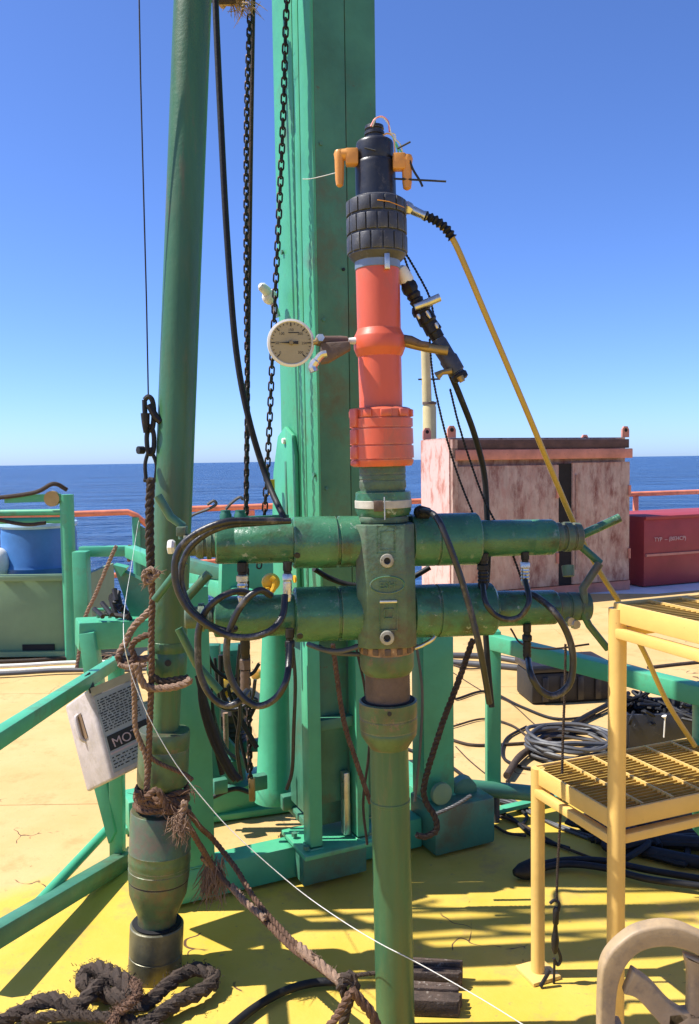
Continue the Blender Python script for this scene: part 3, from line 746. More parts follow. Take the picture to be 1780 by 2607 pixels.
for py, sz in ((1418, .0185), (1607, .0195)):
    pg = MB().lathe(cface(982, py), ay, [(0, sz * .95), (.006, sz), (.012, sz * .9), (.013, sz * .5), (.005, sz * .42)], 20).build('port_plug', mat('worn_plug', (.34, .32, .26), .45, metal=.3, var=.35, vscale=40, wear=(.12, .10, .07), wamt=.4, wscale=90), bop)
    MB().lathe(cface(982, py, .0045), ay, [(0, sz * .45), (.002, sz * .45)], 6).build('plug_hole', M['ink'], pg)
def plate_frame(x0, x1, y0, y1, name):
    t = 1.6
    mb = MB()
    for a, b, c, d in ((x0, x1, y0, y0 + t), (x0, x1, y1 - t, y1), (x0, x0 + t, y0, y1), (x1 - t, x1, y0, y1)):
        q = [cface(a, d), cface(b, d), cface(b, c), cface(a, c)]
        mb.prism(q, ay * .003)
    return mb.build(name, M['bop'], bop)
plate_frame(957, 1003, 1332, 1400, 'cast_frame'); plate_frame(966, 1000, 1346, 1392, 'cast_frame'); plate_frame(963, 1008, 1518, 1590, 'cast_frame')
MB().prism([cface(964, 1522), cface(1007, 1522), cface(1007, 1516), cface(964, 1516)], ay * .006).build('cast_ledge', M['zinc'], bop, .001)
plate_frame(975, 998, 1536, 1560, 'cast_mark')
em = [cface(983, 1478) + ax * .044 * math.cos(t) + up * .022 * math.sin(t) for t in [i * math.pi / 16 for i in range(32)]]
MB().tube(em, .0025, 6, closed=True).build('oval_emblem', M['bop'], bop)
text('ESH', .026, cface(962, 1486, .001), ax, up, M['bop'], bop, 'cast_letters', .002)
MB().tube([cface(1040, 1345, -.02), cface(1049, 1630, -.02)], .003, 6).build('edge_line', M['bopdk'], bop)
clathe('rust_band', mat('rusted_band', (.34, .20, .10), .85, var=.5, vscale=30, wear=(.5, .38, .22), wamt=.3, wscale=60, bump=.8), bop, [(1634, 66), (1636, 69.5), (1658, 69.5), (1660, 66)], 36)
for i in range(7):
    a = math.pi * (i + .5) / 7
    d = (ax * -math.cos(a) + ay * math.sin(a))
    MB().box(cpt(1646) + d * pxr(70, YC), d.cross(cdir) * .008, d * .003, cdir * .009).build('band_stud', M['rustsl'], bop, .002)
# ram cylinders
YL, YR = 2.13, 2.30
def ram(pyL, pyR, side, prof, nm, m):
    """side -1: left bank, +1: right bank; prof in pixel x with pixel radius"""
    p0, p1 = W(465, pyL, YL), W(1500, pyR, YR)
    d = (p1 - p0).normalized()
    def at(px):
        Y = YL + (YR - YL) * (px - 465) / 1035
        py = pyL + (pyR - pyL) * (px - 465) / 1035
        return (W(px, py, Y) - p0).length, Y
    pr = [(at(x)[0], pxr(r, at(x)[1])) for x, r in prof]
    return MB().lathe(p0, d, pr, 44).build(nm, m, bop), p0, d, at
UPL, UPR, LOL, LOR = 1388, 1365, 1573, 1543
ram(UPL, UPR, 1, [(1040, 60), (1044, 67), (1104, 67), (1105, 63), (1109, 63), (1110, 67), (1209, 66.5), (1212, 64)], 'inner_cylinder', M['bop'])
ram(UPL, UPR, 1, [(1212.5, 46), (1214, 47), (1348, 46), (1349, 45.2), (1351, 45.2), (1352, 46), (1402, 45.5), (1409, 42)], 'outer_cylinder', M['bop'])
ram(UPL, UPR, 1, [(1409, 33), (1412, 37), (1424, 37), (1425, 32), (1434, 32), (1435, 38), (1450, 38), (1451, 33), (1458, 33), (1459, 36), (1474, 35)], 'end_nut', M['bopdk'])
ram(LOL, LOR, 1, [(1044, 60), (1048, 67), (1106, 68), (1107, 64), (1111, 64), (1112, 68), (1248, 67), (1254, 60)], 'inner_cylinder', M['bop'])
ram(LOL, LOR, 1, [(1254.5, 44), (1256, 46), (1408, 44), (1414, 40)], 'outer_cylinder', M['bop'])
ram(LOL, LOR, 1, [(1414, 34), (1417, 37), (1438, 37), (1439, 33), (1446, 33), (1447, 37), (1466, 37), (1467, 33), (1472, 33), (1473, 36), (1496, 35)], 'end_nut', M['bopdk'])
ram(UPL, UPR, -1, [(744.5, 62), (748, 66), (853, 66), (854, 60), (861, 60), (862, 66), (912, 65)], 'inner_cylinder', M['bop'])
ram(UPL, UPR, -1, [(548, 44), (552, 50), (594, 50), (595, 49.4), (597, 49.4), (598, 50), (743, 51), (744, 50)], 'outer_cylinder', M['bop'])
ram(UPL, UPR, -1, [(456, 24), (462, 28), (498, 28), (499, 31), (506, 36), (518, 36), (519, 31), (526, 31), (527, 38), (538, 38), (539, 33), (548, 33)], 'end_nut', M['bopdk'])
ram(LOL, LOR, -1, [(747.5, 64), (752, 70), (855, 70), (856, 64), (863, 64), (864, 70), (914, 69)], 'inner_cylinder', M['bop'])
ram(LOL, LOR, -1, [(545, 46), (549, 52), (742, 53), (747, 52)], 'outer_cylinder', M['bop'])
ram(LOL, LOR, -1, [(470, 24), (474, 28), (504, 28), (505, 36), (520, 37), (521, 31), (530, 31), (531, 38), (540, 38), (541, 33), (545, 33)], 'end_nut', M['bopdk'])
for px, py, Y in ((757, 1413, 2.13 - .0), (764, 1618, 2.11)):
    MB().lathe(W(px, py, Y - .04), V((0, -1, -.5)), [(0, .008), (.004, .008)], 10).build('bleed_screw', M['ink'], bop)
# screw handles at the four ends
def handle(pts, Y, r=.012, m='rig'):
    return MB().tube(WP(Y, *pts), r, 10).build('handle', M[m], bop)
handle(((1470, 1370), (1480, 1363), (1578, 1318)), 2.28, .0125, 'bop')
handle(((1476, 1388), (1528, 1434)), 2.30, .011, 'pipe')
handle(((1495, 1575), (1484, 1498), (1527, 1434)), 2.27, .0115, 'bopdk')
handle(((1482, 1556), (1500, 1592), (1548, 1652)), 2.27, .010, 'pipe')
handle(((402, 1262), (434, 1316), (464, 1338), (466, 1372)), 2.15, .0115, 'rigdk')
handle(((394, 1528), (470, 1430)), 2.13, .0105, 'pipe')
handle(((472, 1526), (533, 1460)), 2.16, .0125, 'pipe')
handle(((455, 1600), (500, 1690), (560, 1760)), 2.2, .011, 'pipe')
MB().lathe(W(446, 1392, 2.12), V((-1, 0, 0)), [(0, .014), (.006, .02), (.016, .02), (.018, .016)], 6).build('end_bolt', M['white'], bop)
MB().box(W(464, 1352, 2.14), V((.012, 0, 0)), V((0, .02, 0)), V((0, 0, .012))).build('end_bracket', M['bopdk'], bop, .002)
for (px, py) in ((1462, 1585), (1448, 1578)):
    MB().lathe(W(px, py + 4, 2.24), V((.3, -1, .1)), [(0, .014), (.014, .012)], 8).build('drain_plug', M['zinc'], bop)
MB().lathe(W(1446, 1440, 2.30), V((0, -.3, -1)), [(0, .018), (.03, .016)], 10).build('drain_plug', M['bopdk'], bop)

# union above the block
un = thing('neck_union', 'grooved dark green union wrapped by a pale strap between the block and the orange coupling', 'union', cpt(1312))
clathe('upper_neck', M['bopdk'], un, [(1184, 58), (1190, 59), (1204, 59), (1205, 58), (1208, 58), (1209, 59), (1218, 59), (1219, 57.5), (1222, 57.5), (1223, 59), (1240, 60), (1246, 57), (1250, 57)], 36)
clathe('lower_ring', M['bop'], un, [(1249, 62), (1252, 70), (1270, 71), (1300, 71), (1308, 67), (1313, 64)], 36)
clathe('strap', M['tape'], un, [(1272, 71.2), (1273, 72.6), (1291, 72.6), (1292, 71.2)], 36)
MB().box(cpt(1284) + ax * -.016 + ay * .0765, ax * .012, ay * .004, cdir * .014).build('strap_buckle', M['rustsl'], un, .002)
MB().tube([cpt(1262) + ay * .077, cpt(1318) + ay * .078], .0016, 5).build('strap_wire', M['zinc'], un)

# orange section
og = thing('orange_riser', 'orange red plastic riser tube with a mid ring and a stepped lower coupling', 'riser tube', cpt(1187))
clathe('upper_tube', M['orange'], og, [(640, 54), (648, 55), (838, 55), (841, 55)], 44)
clathe('mid_ring', M['orange'], og, [(839, 55.2), (846, 58), (856, 63), (860, 64.5), (888, 64.5), (891, 63.5), (892, 63), (904, 58.5), (909, 55)], 44)
clathe('lower_tube', M['orange'], og, [(908, 54.5), (1042, 54.5)], 44)
cpl = clathe('coupling', M['orange'], og, [(1039, 66), (1041, 72), (1044, 76), (1063, 76), (1063.5, 74), (1066, 74), (1067, 80), (1088, 80), (1088.5, 76), (1092.5, 76), (1093, 80), (1131, 80.5), (1131.5, 76.5), (1135.5, 76.5), (1136, 80.5), (1167, 81), (1167.5, 77), (1170.5, 77), (1171, 80), (1180, 79), (1187, 74)], 44)
for k in range(10):
    a = 2 * math.pi * k / 10 + .2
    d = ax * math.cos(a) + ay * math.sin(a)
    MB().box(cpt(1054) + d * pxr(77, YC), d.cross(cdir) * .014, d * .004, cdir * pxr(9, YC)).build('coupling_lug', M['orange'], og, .002)
lugd = (ax * -.86 + ay * .5).normalized()
for y0, y1 in ((1041, 1088), (1093, 1131), (1136, 1167), (1171, 1185)):
    c_ = (cpt(y0) + cpt(y1)) / 2
    MB().box(c_ + lugd * pxr(80, YC), lugd.cross(cdir) * .016, lugd * .006, (cpt(y1) - cpt(y0)) / 2).build('side_lug', M['orange'], og, .004)
clathe('strap', M['clamp'], og, [(665, 55.5), (666, 57), (687, 57), (688, 55.5)], 40)
MB().box(cpt(680) + ax * .022 + ay * .058, ax * .007, ay * .009, cdir * .02).build('strap_screw', M['zinc'], og, .002)

# black ribbed coupling and head
hd = thing('ribbed_coupling', 'charcoal plastic coupling with three bands of raised blocks above the orange tube', 'coupling', cpt(658))
clathe('core', M['greypl'], hd, [(507, 54), (509, 62), (514, 70), (640, 71), (652, 72), (660, 66), (668, 58), (668, 54)], 44)
for bi, (y0, y1, nb_) in enumerate(((517, 552, 14), (559, 600, 17), (606, 648, 16))):
    for k in range(nb_):
        a0 = 2 * math.pi * (k + .06 + .3 * bi) / nb_; a1 = 2 * math.pi * (k + .94 + .3 * bi) / nb_
        r0, r1 = pxr(69, YC), pxr(75.5, YC)
        pts = []
        for yy in (y1, y0):
            for (a, r) in ((a0, r0), (a0, r1), ((a0 + a1) / 2, r1 * 1.006), (a1, r1), (a1, r0)):
                pts.append(cpt(yy) + (ax * math.cos(a) + ay * math.sin(a)) * r)
        MB().add(pts, [(0, 1, 2, 3, 4), (9, 8, 7, 6, 5), (0, 5, 6, 1), (1, 6, 7, 2), (2, 7, 8, 3), (3, 8, 9, 4), (4, 9, 5, 0)]).build('grip_block', M['greypl'], hd, .0018)
MB().tube([cpt(534) + ax * .0 + ay * .082, cpt(537) + ax * .03 + ay * .076, cpt(543) + ax * .07 + ay * .045], .0012, 5).build('thin_cord', M['tan'], hd)
tp_ = thing('sensor_head', 'black stepped cylinder head with grooved cap, topmost piece of the centre stack', 'head', cpt(511))
clathe('body', M['blackpl'], tp_, [(414, 47), (417, 49.5), (424, 50), (505, 50.5), (511, 50.5)], 40)
clathe('shoulder', M['blackpl'], tp_, [(360, 40), (364, 45), (370, 46.5), (408, 46.5), (412, 45), (416, 45)], 40)
clathe('cap', M['blackpl'], tp_, [(320, 18), (322, 23), (330, 24), (332, 20.5), (336, 20.5), (338, 25), (344, 25), (346, 21), (351, 21), (353, 26), (358, 26), (362, 25)], 32)
MB().tube([cpt(392) + ax * -.028 + ay * .044, cpt(402) + ax * .0 + ay * .051], .002, 5).build('scratch_seam', M['ink'], tp_)
def lever(x_in, x_out, y_arm, y_bot, nm, Y, lbl, w=11):
    t = thing('valve_lever', lbl, 'lever', W(x_out, y_arm, Y), 'ochre levers on the sensor head')
    sg = 1 if x_in > x_out else -1
    xm = x_in - sg * 16
    MB().box(W(xm, y_arm + 1, Y), V((pxr(16, Y), 0, 0)), V((0, pxr(14, Y), 0)), V((0, 0, pxr(20, Y)))).build('arm_block', M['tan'], t, .004)
    MB().tube([W(xm - sg * 12, y_arm - 6, Y), W(x_out, y_arm - 6, Y)], [pxr(15, Y), pxr(13, Y)], 12).build('arm', M['tan'], t)
    MB().lathe(W(x_out, y_arm - 16, Y), V((0, 0, -1)), [(0, pxr(w, Y)), (pxr(8, Y), pxr(w + 3, Y)), (pxr(22, Y), pxr(w + 1, Y)), (pxr(y_bot - y_arm, Y), pxr(w, Y)), (pxr(y_bot - y_arm + 14, Y), pxr(w - 2, Y)), (pxr(y_bot - y_arm + 18, Y), pxr(4, Y))], 16).build('grip', M['tan'], t)
lever(912, 864, 400, 470, 'l', 2.18, 'ochre lever hanging from the left side of the black head, above the pressure gauge', 11)
lever(1000, 1036, 412, 478, 'r', 2.17, 'ochre lever hanging from the right side of the black head, below the coloured wires', 12)
# coloured wires
wr = thing('wire_bundle', 'loop of thin red, yellow, white and green wires leaving the black cap', 'wires', W(950, 322, YC))
for m_, pts in (('red', ((944, 322), (955, 303), (972, 297), (988, 310), (992, 336))), ('twine', ((948, 322), (958, 300), (976, 299), (990, 318), (996, 340), (1008, 360))),
                ('org', ((975, 345), (986, 340), (999, 346), (1004, 362), (1006, 398))), ('twine', ((992, 338), (1006, 344), (1005, 370), (1007, 402))),
                ('grn', ((998, 345), (1012, 372), (1020, 384), (1030, 395))), ('grn', ((1006, 366), (1014, 386), (1008, 402))), ('twine', ((1000, 350), (1018, 366), (1026, 392)))):
    MB().tube(spline(WP(2.17, *pts)), .0022, 5).build('wire', M[m_], wr)
for i, (lbl, pts, r) in enumerate((('black zip tie tail sticking out level to the right of the black head', ((1003, 455), (1060, 458), (1100, 460), (1136, 462)), .0026),
                                   ('twisted black cord end hanging beside the right ochre lever', ((1040, 400), (1052, 432), (1068, 458), (1076, 475)), .003),
                                   ('short dark cord end above the right ochre lever', ((1012, 378), (1024, 372), (1045, 361)), .0025))):
    tag(MB().tube(spline(WP(2.16, *pts), 4), r, 6).build('zip_tie' if i == 0 else 'cord_end', M['ink']), lbl, 'zip tie' if i == 0 else 'cord')
tag(MB().tube(spline(WP(2.5, (770, 456), (792, 455), (820, 449), (855, 440))), .0012, 5).build('thin_string', M['twine']), 'thin pale string from the mast to the left ochre lever', 'string')

# gauge and its arm
ga = thing('pressure_gauge', 'round cream faced pressure gauge with worn white case left of the orange tube', 'gauge', W(740, 932, 2.14))
gc, gd = W(741, 873, 2.14), V((.16, -1, -.02)).normalized()
gr = pxr(60, 2.14)
MB().lathe(gc - gd * .03, gd, [(0, gr * .8), (.004, gr * .96), (.026, gr), (.034, gr * .99), (.036, gr * .9), (.033, gr * .87)], 44).build('case', M['white'], ga)
MB().lathe(gc + gd * .002, gd, [(0, gr * .88), (.0012, gr * .88)], 44).build('dial', M['dial'], ga)
gx, gy = V((1, 0, 0)), Z
gx = (gx - gd * gx.dot(gd)).normalized(); gy = gx.cross(gd); gy = gy if gy.z > 0 else -gy
for k in range(25):
    a = rad(225 - 270 * k / 24)
    l0 = .68 if k % 4 == 0 else .76
    d = gx * math.cos(a) + gy * math.sin(a)
    MB().tube([gc + gd * .0038 + d * gr * l0, gc + gd * .0038 + d * gr * .83], .0008 if k % 4 else .0013, 4).build('tick', M['ink'], ga)
nd = MB().prism([gc + gd * .006 + gx * gr * .3 + gy * .004, gc + gd * .006 - gx * gr * .55, gc + gd * .006 + gx * gr * .3 - gy * .004], gd * .001).build('needle', M['ink'], ga)
MB().lathe(gc + gd * .005, gd, [(0, .006), (.005, .005)], 14).build('hub', M['brass'], ga)
MB().box(gc + gd * .0036 + gy * gr * .42 + gx * gr * .12, gx * .014, gy * .0012, gd * .0004).build('printed_line', M['ink'], ga)
for k in range(7):
    a = rad(225 - 270 * k / 6)
    d = gx * math.cos(a) + gy * math.sin(a)
    text(str(k * 50), .0095, gc + gd * .0034 + d * gr * .55 - gx * .007 - gy * .004, gx, gy, M['ink'], ga, 'numeral', .0002)
MB().tube(WP(2.14, (798, 872), (812, 870)), pxr(7, 2.14), 10).build('stem', M['brass'], ga)
nv = thing('needle_valve', 'dark brown needle valve with a bent grey lever between gauge and orange ring', 'valve', W(850, 930, 2.16))
MB().lathe(W(806, 868, 2.14), W(892, 868, 2.18) - W(806, 868, 2.14), [(0, .012), (.012, .015), (.02, .013), (.07, .0135), (.085, .012)], 16).build('tube', M['rustsl'], nv)
MB().lathe(W(888, 868, 2.18), V((1, .05, 0)), [(0, .008), (.02, .01)], 10).build('nipple', M['white'], nv)
MB().prism(WP(2.13, (816, 872), (890, 868), (894, 888), (836, 922), (815, 925)), V((0, .035, 0))).build('body', M['rustsl'], nv, .004)
MB().lathe(W(812, 862, 2.13), V((.3, -1, 0)), [(0, .01), (.02, .01)], 6).build('nut', M['zinc'], nv)
MB().tube(spline(WP(2.09, (832, 900), (818, 904), (806, 918), (796, 932), (800, 946))), [.009] * 17 + [.011] * 16, 8).build('lever', M['zinc'], nv)
ra = thing('side_arm', 'brown pipe arm reaching right from the orange ring to the dark valve', 'pipe arm', W(1030, 880, 2.2))
MB().tube(WP(2.2, (1024, 868), (1050, 876), (1085, 885), (1140, 893)), [.014, .013, .012, .013], 12).build('pipe', M['brass'], ra)
MB().tube(WP(2.19, (1020, 862), (1046, 866), (1072, 876), (1092, 878)), [.012, .012, .009, .008], 10).build('sleeve', M['rustsl'], ra)

# hose head valve: white fitting, nuts, tee, dark body
vv = thing('hose_valve', 'dark dirty hose valve assembly with tee bar and white fitting right of the orange tube', 'valve', W(1100, 830, 2.22))
def seg(p, q, prof, name, m, Y=2.22, n=14):
    a, b = W(*p, Y), W(*q, Y); d = b - a; Ln = d.length
    return MB().lathe(a, d, [(t * Ln, pxr(r, Y)) for t, r in prof], n).build(name, M[m], vv)
seg((1016, 680), (1040, 722), [(0, 10), (.15, 17), (.85, 19), (1, 15)], 'white_fitting', 'white')
seg((1036, 718), (1050, 748), [(0, 17), (.3, 22), (.7, 22), (1, 16)], 'hex_nut', 'iron', n=6)
seg((1044, 724), (1058, 752), [(0, 9), (.3, 12), (1, 11)], 'ring', 'zinc')
seg((1050, 746), (1066, 776), [(0, 16), (.2, 19), (.5, 15), (.6, 19), (1, 15)], 'union_nut', 'iron', n=10)
seg((1056, 752), (1072, 782), [(0, 9), (.4, 11), (1, 9)], 'ring', 'zinc')
MB().tube(WP(2.19, (1056, 782), (1090, 770), (1120, 757)), [.009, .011, .011], 10).build('tee_bar', M['zinc'], vv)
seg((1064, 776), (1116, 862), [(0, 18), (.1, 24), (.22, 25), (.25, 21), (.5, 24), (.55, 20), (.8, 22), (.82, 18), (1, 17)], 'body', 'iron')
for p, q in (((1086, 792), (1096, 810)), ((1064, 800), (1068, 812)), ((1110, 822), (1114, 836))):
    seg(p, q, [(0, 4), (.5, 5), (1, 3)], 'bolt_head', 'zinc', 2.185)
seg((1104, 850), (1122, 878), [(0, 9), (.4, 13), (1, 10)], 'elbow_ring', 'zinc')
seg((1112, 866), (1172, 962), [(0, 20), (.08, 22), (.45, 21), (.5, 24), (.84, 22), (.86, 18), (1, 18)], 'lower_body', 'greypl')
seg((1166, 950), (1176, 968), [(0, 17), (.2, 21), (.8, 20), (1, 14)], 'end_cap', 'iron', 2.21)
seg((1171, 958), (1178, 972), [(0, 9), (1, 7)], 'end_plug', 'brass', 2.19)
MB().tube(WP(2.2, (1112, 958), (1126, 948), (1150, 944)), [.012, .007, .009], 8).build('side_cock', M['brass'], vv)

# yellow hose with fitting and black spiral sleeve
yh_ = thing('yellow_hose', 'yellow hose with crimped silver end and black spiral sleeve arching down to the stairs', 'hose', W(1035, 530, YC))
yp = spline(WP(2.2, (1108, 560), (1150, 604), (1190, 690, 2.2), (1232, 790, 2.21), (1330, 1020, 2.26), (1405, 1200, 2.33), (1470, 1350, 2.40), (1530, 1460, 2.42), (1572, 1525, 2.42)))
MB().tube(yp, pxr(7.5, 2.2), 10).build('hose', M['yhose'], yh_)
MB().tube(spline(WP(2.42, (1572, 1525), (1600, 1590), (1640, 1660), (1700, 1790), (1770, 1900))), pxr(7, 2.3), 10).build('hose_tail', M['yhose'], yh_)
def seg2(p, q, prof, name, m, n=14):
    a, b = W(*p, 2.2), W(*q, 2.2); d = b - a; Ln = d.length
    return MB().lathe(a, d, [(t * Ln, pxr(r, 2.2)) for t, r in prof], n).build(name, M[m], yh_)
seg2((1026, 522), (1050, 536), [(0, 10), (.3, 15), (.7, 15), (1, 11)], 'hex_nut', 'zinc', 6)
seg2((1048, 534), (1088, 552), [(0, 9), (.1, 11), (.7, 10), (.8, 12), (1, 11)], 'crimp', 'zinc')
ctl = resample(spline(WP(2.2, (1082, 549), (1110, 562), (1135, 582), (1152, 606))), .0024)
MB().tube(ctl, [pxr(11 + 2.5 * math.sin(i * 1.15), 2.2) for i in range(len(ctl))], 12).build('spiral_sleeve', M['black'], yh_)
# black lines falling right of the valve
hose('black_hose', 'thick black hose falling from the dark valve past the pink container', 'hose', WP(2.24, (1128, 872), (1140, 930), (1172, 1010, 2.27), (1206, 1100, 2.32), (1232, 1200, 2.37), (1240, 1310, 2.38), (1243, 1420, 2.38), (1235, 1560, 2.36), (1243, 1700, 2.34), (1252, 1800, 2.33)), .0085, M['black'])
for lbl, pts in (('thin black cord from the ribbed coupling down over the tee bar', ((1030, 640), (1062, 694), (1092, 752), (1104, 800), (1112, 850), (1122, 900))),
                 ('thin black cord behind the white fitting', ((1024, 640), (1042, 690), (1060, 740), (1074, 790))),
                 ('thin black cord beside the cream post running down to the ram cylinder', ((1094, 862), (1100, 940), (1112, 1010), (1136, 1110), (1166, 1210), (1206, 1312))),
                 ('thin black cord between the thick hose and the pink container doors', ((1146, 990), (1168, 1080), (1196, 1170), (1232, 1270), (1262, 1330), (1300, 1400), (1330, 1480)))):
    o = ropemb(WP(2.3, *pts), .0034, n=5, strands=2).build('black_line', M['black']); tag(o, lbl, 'cord')

# ------------------------------------------------------------------ hoses of the ram cylinders
def hz(lbl, Y, pts, rp=8.5, m='hose', n=12):
    return hose('hydraulic_hose', lbl, 'hose', WP(Y, *pts), pxr(rp, Y), M[m], 'hydraulic hoses on the ram cylinders', 8, n)
hz('outer big hose loop hanging in front of the left ends of both ram cylinders', 2.0, ((720, 1326, 2.10), (650, 1326, 2.06), (567, 1330), (488, 1366), (450, 1413), (447, 1479), (470, 1537), (510, 1578), (576, 1616), (638, 1622), (691, 1604), (720, 1566, 2.03), (726, 1515, 2.06)), 9)
hz('inner of the two big hose loops at the left of the ram cylinders', 2.03, ((740, 1326, 2.12), (650, 1332, 2.09), (572, 1340), (510, 1370), (472, 1415), (461, 1479), (484, 1545), (530, 1588), (576, 1606), (600, 1600, 2.06)), 8.5)
hz('hose looping below the lower left ram cylinder and back up to its fitting', 2.02, ((690, 1516, 2.06), (660, 1503, 2.03), (620, 1534), (588, 1595), (577, 1650), (583, 1713), (612, 1768), (656, 1797), (700, 1779), (728, 1735), (736, 1680, 2.06), (737, 1640, 2.08)), 9)
hz('leftmost low hose dropping from the lower left cylinder end and curving to the fittings', 2.04, ((640, 1512, 2.08), (600, 1506, 2.06), (560, 1522), (524, 1556), (507, 1600), (504, 1650), (509, 1713), (534, 1768), (572, 1795), (605, 1788), (630, 1760, 2.1)), 9)
def fitting(lbl, Y, py0, py1, px, r, m='zinc', px1=None):
    a, b = W(px, py0, Y), W(px1 or px, py1, Y); d = b - a; Ln = d.length
    t = thing('hose_fitting', lbl, 'fitting', b)
    q = pxr(r, Y)
    MB().lathe(a, d, [(0, q * .9), (Ln * .22, q * .9), (Ln * .24, q * .75), (Ln * .3, q * .75)], 12).build('adapter', M['iron'], t)
    MB().lathe(a + d * .3, d, [(0, q * .9), (.003, q * 1.1), (Ln * .16, q * 1.1), (Ln * .17, q * .8)], 6).build('hex_nut', M[m], t)
    MB().lathe(a + d * .48, d, [(0, q * .85)] + [(Ln * (.03 + .05 * i), q * (.95 if i % 2 else .82)) for i in range(8)] + [(Ln * .52, q * .7)], 14).build('crimp', M[m], t)
    return t
fitting('grey hose fitting under the upper left ram cylinder, nearest the mast', 2.09, 1430, 1530, 732, 13)
fitting('grey hose fitting under the upper left ram cylinder, farther from the mast', 2.12, 1432, 1535, 617, 15)
fitting('black capped hose fitting under the lower left ram cylinder', 2.10, 1600, 1700, 738, 13, 'iron')
fitting('black hose fitting under the upper right ram cylinder beside the block', 2.22, 1408, 1500, 1230, 15, 'iron')
fitting('pale hose fitting under the upper right ram cylinder near its end', 2.24, 1405, 1490, 1337, 12, 'zinc')
fitting('dark hose fitting under the lower right ram cylinder', 2.24, 1588, 1680, 1342, 12, 'iron')
fitting('grey pipe fitting below the lower left ram cylinder in front of the chain', 2.2, 1628, 1790, 624, 14, 'rustsl')
hz('long hose draped from the top of the block down across the right ram cylinders', 2.08, ((1060, 1306, 2.2), (1085, 1302, 2.16), (1112, 1318, 2.1), (1138, 1373), (1171, 1463), (1200, 1562), (1222, 1652), (1238, 1740, 2.12), (1246, 1790, 2.14)), 8.5)
hz('small hose loop joining the two fittings under the upper right ram cylinder', 2.14, ((1338, 1478, 2.22), (1347, 1530), (1327, 1567), (1294, 1577), (1258, 1563), (1236, 1532), (1229, 1490, 2.2)), 7.5)
hz('large hose loop hanging from the lower right ram cylinder over the black case', 2.14, ((1340, 1512, 2.26), (1362, 1517, 2.2), (1410, 1556), (1445, 1614), (1459, 1675), (1450, 1741), (1412, 1771), (1376, 1757), (1352, 1718), (1345, 1680, 2.22)), 9)
hz('hose passing behind the block between the upper and lower cylinders', 2.33, ((800, 1448, 2.3), (840, 1472), (900, 1490), (1000, 1490), (1050, 1470), (1095, 1444)), 7, 'black')
hz('grey hose running level under the lower left cylinder into the block', 2.16, ((785, 1640, 2.24), (830, 1655), (870, 1657), (925, 1642)), 7, 'mrope')
hz('second grey hose just below the level one under the lower left cylinder', 2.2, ((810, 1645), (850, 1662), (925, 1666)), 6, 'mrope')
hz('short silver hose leaving the right side of the rust band', 2.2, ((1056, 1650), (1080, 1640), (1107, 1618), (1108, 1560, 2.27)), 5.5, 'zinc')
for lbl, pts in (('black hose hanging down left of the chain to the rear beam', ((505, 1720), (525, 1800), (560, 1900), (590, 1960), (610, 1985))),
                 ('black hose hanging down nearest the drill pipe to the rear beam', ((512, 1700), (515, 1790), (540, 1880), (580, 1960), (600, 1985)))):
    hose('black_hose', lbl, 'hose', WP(2.75, *pts), .012, M['black'], 'black hoses behind the drill pipe')
tag(ropemb(WP(2.75, (847, 1640), (873, 1823), (904, 1929), (944, 2045)), .009).build('rope', M['rope']), 'taut brown rope behind the centre tube running from the cylinder down left', 'rope')
tag(ropemb(WP(2.85, (1204, 1628), (1165, 1740), (1124, 1850), (1082, 1990), (1084, 2040), (1105, 2075), (1112, 2110), (1085, 2130), (1060, 2126)), .0115).build('rope', M['ropedk']), 'dark rope slanting from the right cylinder down to the base beam with a loop', 'rope')
o = ropemb(WP(2.9, (1105, 2075), (1160, 2050), (1200, 2025)), .007).build('rope', M['mrope']); tag(o, 'thin grey rope tail on the end of the base beam', 'rope')

# ------------------------------------------------------------------ chains, cables
def link_mesh(L_, w_, r_):
    pts = []
    h = L_ / 2 - w_ / 2
    for i in range(9): a = math.pi * i / 8; pts.append(V((w_ / 2 * math.cos(a), 0, h + w_ / 2 * math.sin(a))))
    for i in range(9): a = math.pi + math.pi * i / 8; pts.append(V((w_ / 2 * math.cos(a), 0, -h + w_ / 2 * math.sin(a))))
    return MB().tube(pts, r_, 6, closed=True)
def chain(name, lbl, ctrl, pitch, wire, m, parent=None):
    pts = resample(spline(ctrl, 20), pitch)
    t = thing(name, lbl, 'chain', pts[-1])
    lk0 = link_mesh(pitch + wire * 2.6, pitch * .62, wire).build('link', M[m], None)
    me = lk0.data
    off = lk0.location.copy()
    me.transform(Matrix.Translation(off)); lk0.location = (0, 0, 0)
    for i in range(len(pts) - 1):
        o = lk0 if i == 0 else lk0.copy()
        if i: COL.objects.link(o)
        o.parent = t
        d = (pts[i + 1] - pts[i]).normalized()
        x = V((1, 0, 0)) if i % 2 == 0 else V((.25, 1, 0))
        x = (x - d * x.dot(d)).normalized(); y = d.cross(x)
        o.matrix_basis = Matrix.Translation((pts[i] + pts[i + 1]) / 2 - POS[t.name]) @ Matrix((x, y, d)).transposed().to_4x4()
    return t
chain('lifting_chain', 'black link chain hanging close along the left edge of the mast, behind the gauge', WP(3.04, (735, -60, 2.93), (728, 60, 2.94), (720, 330, 2.96), (706, 640, 2.99), (694, 900, 3.01), (684, 1130, 3.02), (672, 1330, 3.04), (660, 1440, 3.04)), .0275, .0034, 'iron')
chain('lifting_chain', 'black link chain beside a dark cable hanging midway between drill pipe and mast', WP(3.1, (636, 40), (628, 300), (627, 700), (630, 1000), (627, 1320), (630, 1640), (634, 1800), (638, 2005)), .0235, .0036, 'iron')
tag(MB().tube(WP(3.14, (646, -80), (640, 300), (633, 800), (626, 1330), (632, 1800), (636, 1960)), .0085, 8).build('dark_cable', M['ropedk']), 'dark cable hanging straight beside the middle chain', 'cable')
